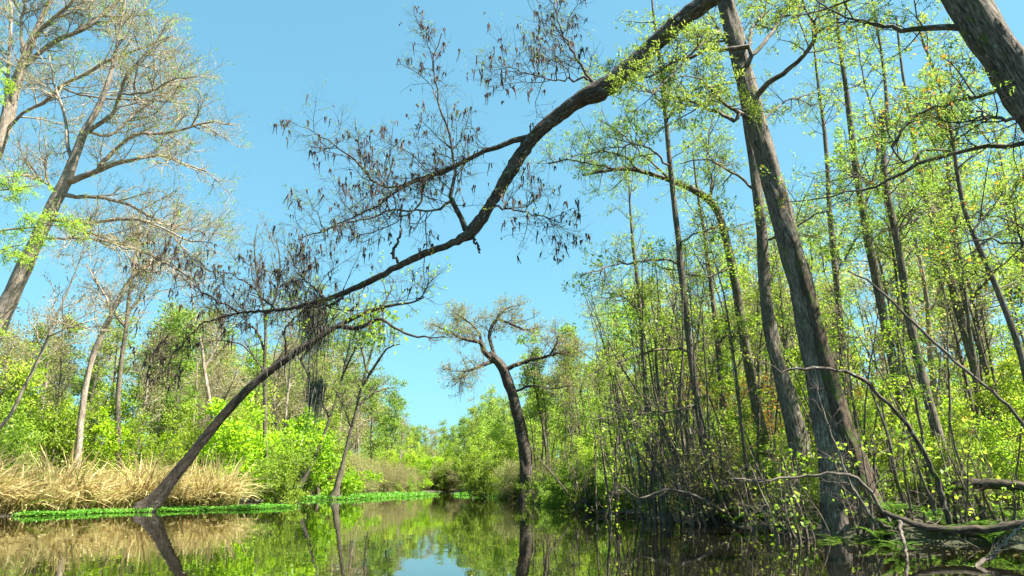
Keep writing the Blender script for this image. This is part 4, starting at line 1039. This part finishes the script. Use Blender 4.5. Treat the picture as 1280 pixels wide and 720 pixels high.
def clump(name, label, cx, cy, sx, sy, n, hmin, hmax, lean, seed, twn, leafm, group=None, lfrac=0.13):
    rng = np.random.default_rng(seed)
    base = np.array([cx, cy, tz(cx, cy)])
    root = thing(name, label, 'thicket', base, group)
    st = np.stack([cx + rng.uniform(-sx, sx, n), cy + rng.uniform(-sy, sy, n), np.zeros(n)], 1)
    st[:, 2] = terrain(st[:, 0], st[:, 1]) - 0.15
    dr = np.tile(lean, (n, 1)) + rng.normal(size=(n, 3)) * np.array([0.13, 0.13, 0.05])
    H = hmin + (hmax - hmin) * rng.random(n) ** 1.2
    p, r = shoot(st, dr, H, rng.uniform(0.02, 0.06, n), 12, 0.07, 0.04, rng, tip=0.2)
    for k in range(n):
        g = Geo(); g.tubes(p[k], r[k], 6, lump=0.08, seed=seed + k); g.build('stem', M['bark_pole' if k % 3 else 'twig_brown'], root, base)
    tw = dress([(p[k], r[k]) for k in range(n)], twn, rng)
    g = Geo()
    for a, b in tw:
        g.tubes(a, b, 3)
    g.build('twigs', M['twig_brown'], root, base, stuff=True)
    c, ax = along(tw[-1][0][rng.random(len(tw[-1][0])) < lfrac], 6, rng)
    g = Geo(); g.leaves(c + rng.normal(size=c.shape) * 0.08, ax + rng.normal(size=ax.shape), 0.09, 0.065, rng, 0.5); g.build('leaves', M[leafm], root, base, stuff=True)
    return root, base


STEMTW = [dict(n=7, L=0.8, r=0.009, ang=55, up=0.1, K=4, wob=0.2, t0=0.1), dict(n=4, L=0.35, r=0.005, ang=50, K=3, wob=0.2)]
clump('thicket', 'multi-stemmed thicket of close upright stems at the right water edge', PX(858, 20.2), 20.6, 1.1, 0.55, 38, 3.0, 8.5, np.array([-0.14, 0.02, 1.0]), 401, STEMTW, 'leaf_bright')
clump('thicket', 'low tangle of leaning stems at the water edge below the slim dark tree', PX(905, 19.2), 19.4, 0.75, 0.5, 26, 1.2, 3.2, np.array([-0.28, -0.05, 1.0]), 402, STEMTW, 'leaf_olive')
clump('thicket', 'sparse stems left of the multi-stemmed thicket', PX(790, 24), 24.4, 1.0, 0.6, 16, 2.5, 7.0, np.array([-0.08, 0.02, 1.0]), 403, STEMTW, 'leaf_bright')
clump('thicket', 'cluster of thin stems between the massive cypress and the kinked tree', PX(1130, 16.5), 17.0, 1.0, 0.6, 22, 2.0, 6.0, np.array([-0.16, 0.02, 1.0]), 404, STEMTW, 'leaf_bright')


def dead(name, label, cat, rows, d0, d1, mat, seed, twigs=None, mats='dead_wood'):
    c = trace([(a, b, w * 1.3) for a, b, w in rows], d0, d1, 30, jig=0.012, seed=seed)
    base = c[0][0].copy()
    root = thing(name, label, cat, base)
    g = Geo(); g.tubes(c[0], c[1], 10, lump=0.12, seed=seed); g.build('stem', M[mat], root, base)
    if twigs:
        rng = np.random.default_rng(seed)
        tw = dress([c], [dict(n=twigs, L=0.7, r=0.010, ang=55, up=0.1, K=5, wob=0.22, t0=0.15), dict(n=4, L=0.3, r=0.005, ang=50, K=3, wob=0.2)], rng)
        g = Geo()
        for a, b in tw:
            g.tubes(a, b, 4)
        g.build('twigs', M[mats], root, base, stuff=True)
    return root


dead('fallen_log', 'long dark mossy log lying along the right water edge', 'log', [(1105, 640, 8), (1130, 650, 10), (1170, 661, 13), (1220, 662, 14), (1290, 654, 15), (1400, 660, 16)], 12.6, 11.4, 'bark_mossy', 501, 12, 'twig_brown')
dead('fallen_log', 'broken mossy log resting above the long dark log', 'log', [(1176, 612, 16), (1200, 606, 18), (1240, 605, 18), (1290, 612, 20), (1380, 650, 20)], 14.0, 12.5, 'bark_mossy', 502)
dead('dead_branch', 'pale bare dead branch reaching sideways across the massive trunk', 'branch', [(1112, 652, 6), (1100, 634, 6), (1082, 608, 6), (1062, 594, 6), (1030, 592, 5), (990, 597, 4), (950, 602, 3), (912, 598, 2)], 12.8, 13.2, 'dead_wood', 504, 9)
dead('arched_stem', 'dark stem arching over sideways in front of the massive trunk', 'branch', [(1186, 655, 11), (1178, 625, 10), (1162, 580, 9), (1138, 536, 8), (1108, 502, 7.5), (1078, 476, 7), (1050, 464, 6), (1020, 461, 6), (994, 460, 5), (976, 466, 3)], 13.4, 12.6, 'bark_limb', 505, 7, 'twig_brown')
dead('leaning_dead_tree', 'thin pale stem slanting across the slender trunks', 'branch', [(1330, 640, 9), (1300, 560, 7), (1262, 510, 6), (1220, 472, 6), (1180, 440, 5), (1130, 392, 5), (1090, 355, 4), (1060, 338, 3)], 12.2, 12.8, 'dead_wood', 506, 6, 'twig_brown')
dead('dead_branch', 'forked grey twiggy branch sticking out of the water by the logs', 'branch', [(1196, 722, 8), (1222, 706, 7), (1246, 690, 7), (1262, 672, 6), (1284, 652, 4)], 9.6, 10.4, 'dead_wood', 507, 3)
dead('dead_branch', 'grey dead branch hanging down to the water from the long log', 'branch', [(1124, 652, 7), (1128, 668, 6), (1132, 690, 5), (1140, 712, 5), (1143, 724, 4)], 12.0, 10.6, 'dead_wood', 508, 3)
dead('dead_branch', 'pale dead branches leaning against the massive fluted base', 'branch', [(1098, 660, 5), (1066, 610, 5), (1046, 560, 4), (1030, 520, 3), (1020, 480, 2)], 13.4, 13.9, 'dead_wood', 509, 10)
dead('dead_branch', 'dead grey branch jutting from the low tangle over the water', 'branch', [(905, 640, 5), (870, 620, 5), (835, 612, 4), (800, 622, 3), (775, 604, 2)], 19.0, 18.6, 'dead_wood', 510, 9)
dead('fallen_log', 'thin waterlogged pole floating left of the thicket', 'log', [(745, 641, 5), (775, 642, 5), (805, 643, 4), (818, 645, 3)], 25.4, 24.0, 'bark_mossy', 511)


def fern_mesh(seed):
    rng = np.random.default_rng(seed)
    n = 11
    az = rng.uniform(0, 6.28, n)
    st = np.zeros((n, 3)); dr = np.stack([np.cos(az) * 0.7, np.sin(az) * 0.7, np.ones(n)], 1)
    p, r = shoot(st, dr, rng.uniform(0.4, 0.75, n), 0.006, 9, 0.03, -0.16, rng)
    gs = Geo(); gs.tubes(p, r, 3)
    gl = Geo()
    for k in range(2, 10):
        t = nrm(p[:, min(k + 1, 9)] - p[:, k - 1]); sd = nrm(np.cross(t, UP))
        for sg in (-1, 1):
            for q in (0.0, 0.5):
                gl.leaves(p[:, k] * (1 - q) + p[:, k - 1] * q, sd * sg + t * 0.45, 0.17 * (1 - (k / 11) ** 2), 0.045, rng, 0.9, 0.03)
    return gs.mesh('stalks', M['fern']), gl.mesh('fronds', M['fern'])


ferns = [fern_mesh(k) for k in (1, 2, 3)]
pts, rf = scatter(44, (5, 16), (10.5, 21), 0.55, 251, 0.05, 4.0)
extra = [(PX(px, d), d, 0) for px, d in ((1060, 13.9), (1085, 13.6), (1102, 13.9), (1120, 13.4), (1075, 13.3), (1040, 14.0), (975, 18.2), (1150, 12.9))]
for x, y, s in list(pts) + extra:
    if col_of(x, y) > 1400:
        continue
    fm = ferns[rf.integers(3)]
    root = thing('fern', 'green fern tuft ' + where(x, y), 'fern', (x, y, tz(x, y)), 'ferns of the right bank', rf.uniform(0, 6.28), rf.uniform(0.7, 1.25))
    for nm, me in (('stalks', fm[0]), ('fronds', fm[1])):
        o = bpy.data.objects.new(nm, me); sc.collection.objects.link(o); o.parent = root; o['kind'] = 'stuff'

SCR = [dict(n=9, L=0.7, r=0.008, ang=60, up=0.1, K=4, wob=0.25, t0=0.1), dict(n=5, L=0.32, r=0.004, ang=50, K=3, wob=0.25)]
for k, (px, d, n, lab) in enumerate([(985, 17.6, 16, 'brown waterside brush in front of the bent-over tree'), (1040, 14.2, 12, 'thin brush at the foot of the massive leaning cypress'), (1215, 13.6, 16, 'thin upright brush behind the fallen logs'),
                                     (735, 31.0, 18, 'grey upright brush on the open right shore'), (940, 19.0, 14, 'brown brush between the low tangle and the bent-over tree'), (690, 40.0, 18, 'grey brush right of the flat-topped cypress')]):
    clump('brush', lab, PX(px, d), d + 0.3, 0.9, 0.4, n, 0.8, 2.6 if d < 30 else 4.0, np.array([-0.15, -0.1, 1.0]), 420 + k, SCR, 'leaf_olive' if k == 3 else 'leaf_bright', lfrac=0.07)

# fallen leaves and catkins drifting on the water near the banks
rng = np.random.default_rng(600)
X = rng.uniform(-18, 9, 9000); Y = 7 + 60 * rng.random(9000) ** 1.5
sd = shore(X, Y)
ok = (sd < -0.05) & (rng.random(9000) < np.exp(sd / 1.3) * 0.9 + 0.02)
c = np.stack([X[ok], Y[ok], np.full(ok.sum(), 0.004)], 1)
ax = rng.normal(size=c.shape); ax[:, 2] = 0
g = Geo(); g.leaves(c, ax, 0.07, 0.035, rng, 0.97, 0.03)
o = g.build('drifting_leaves', M['leaf_tan']); o['kind'] = 'stuff'; o['label'] = 'small fallen leaves drifting on the water along the banks'; o['category'] = 'leaves'
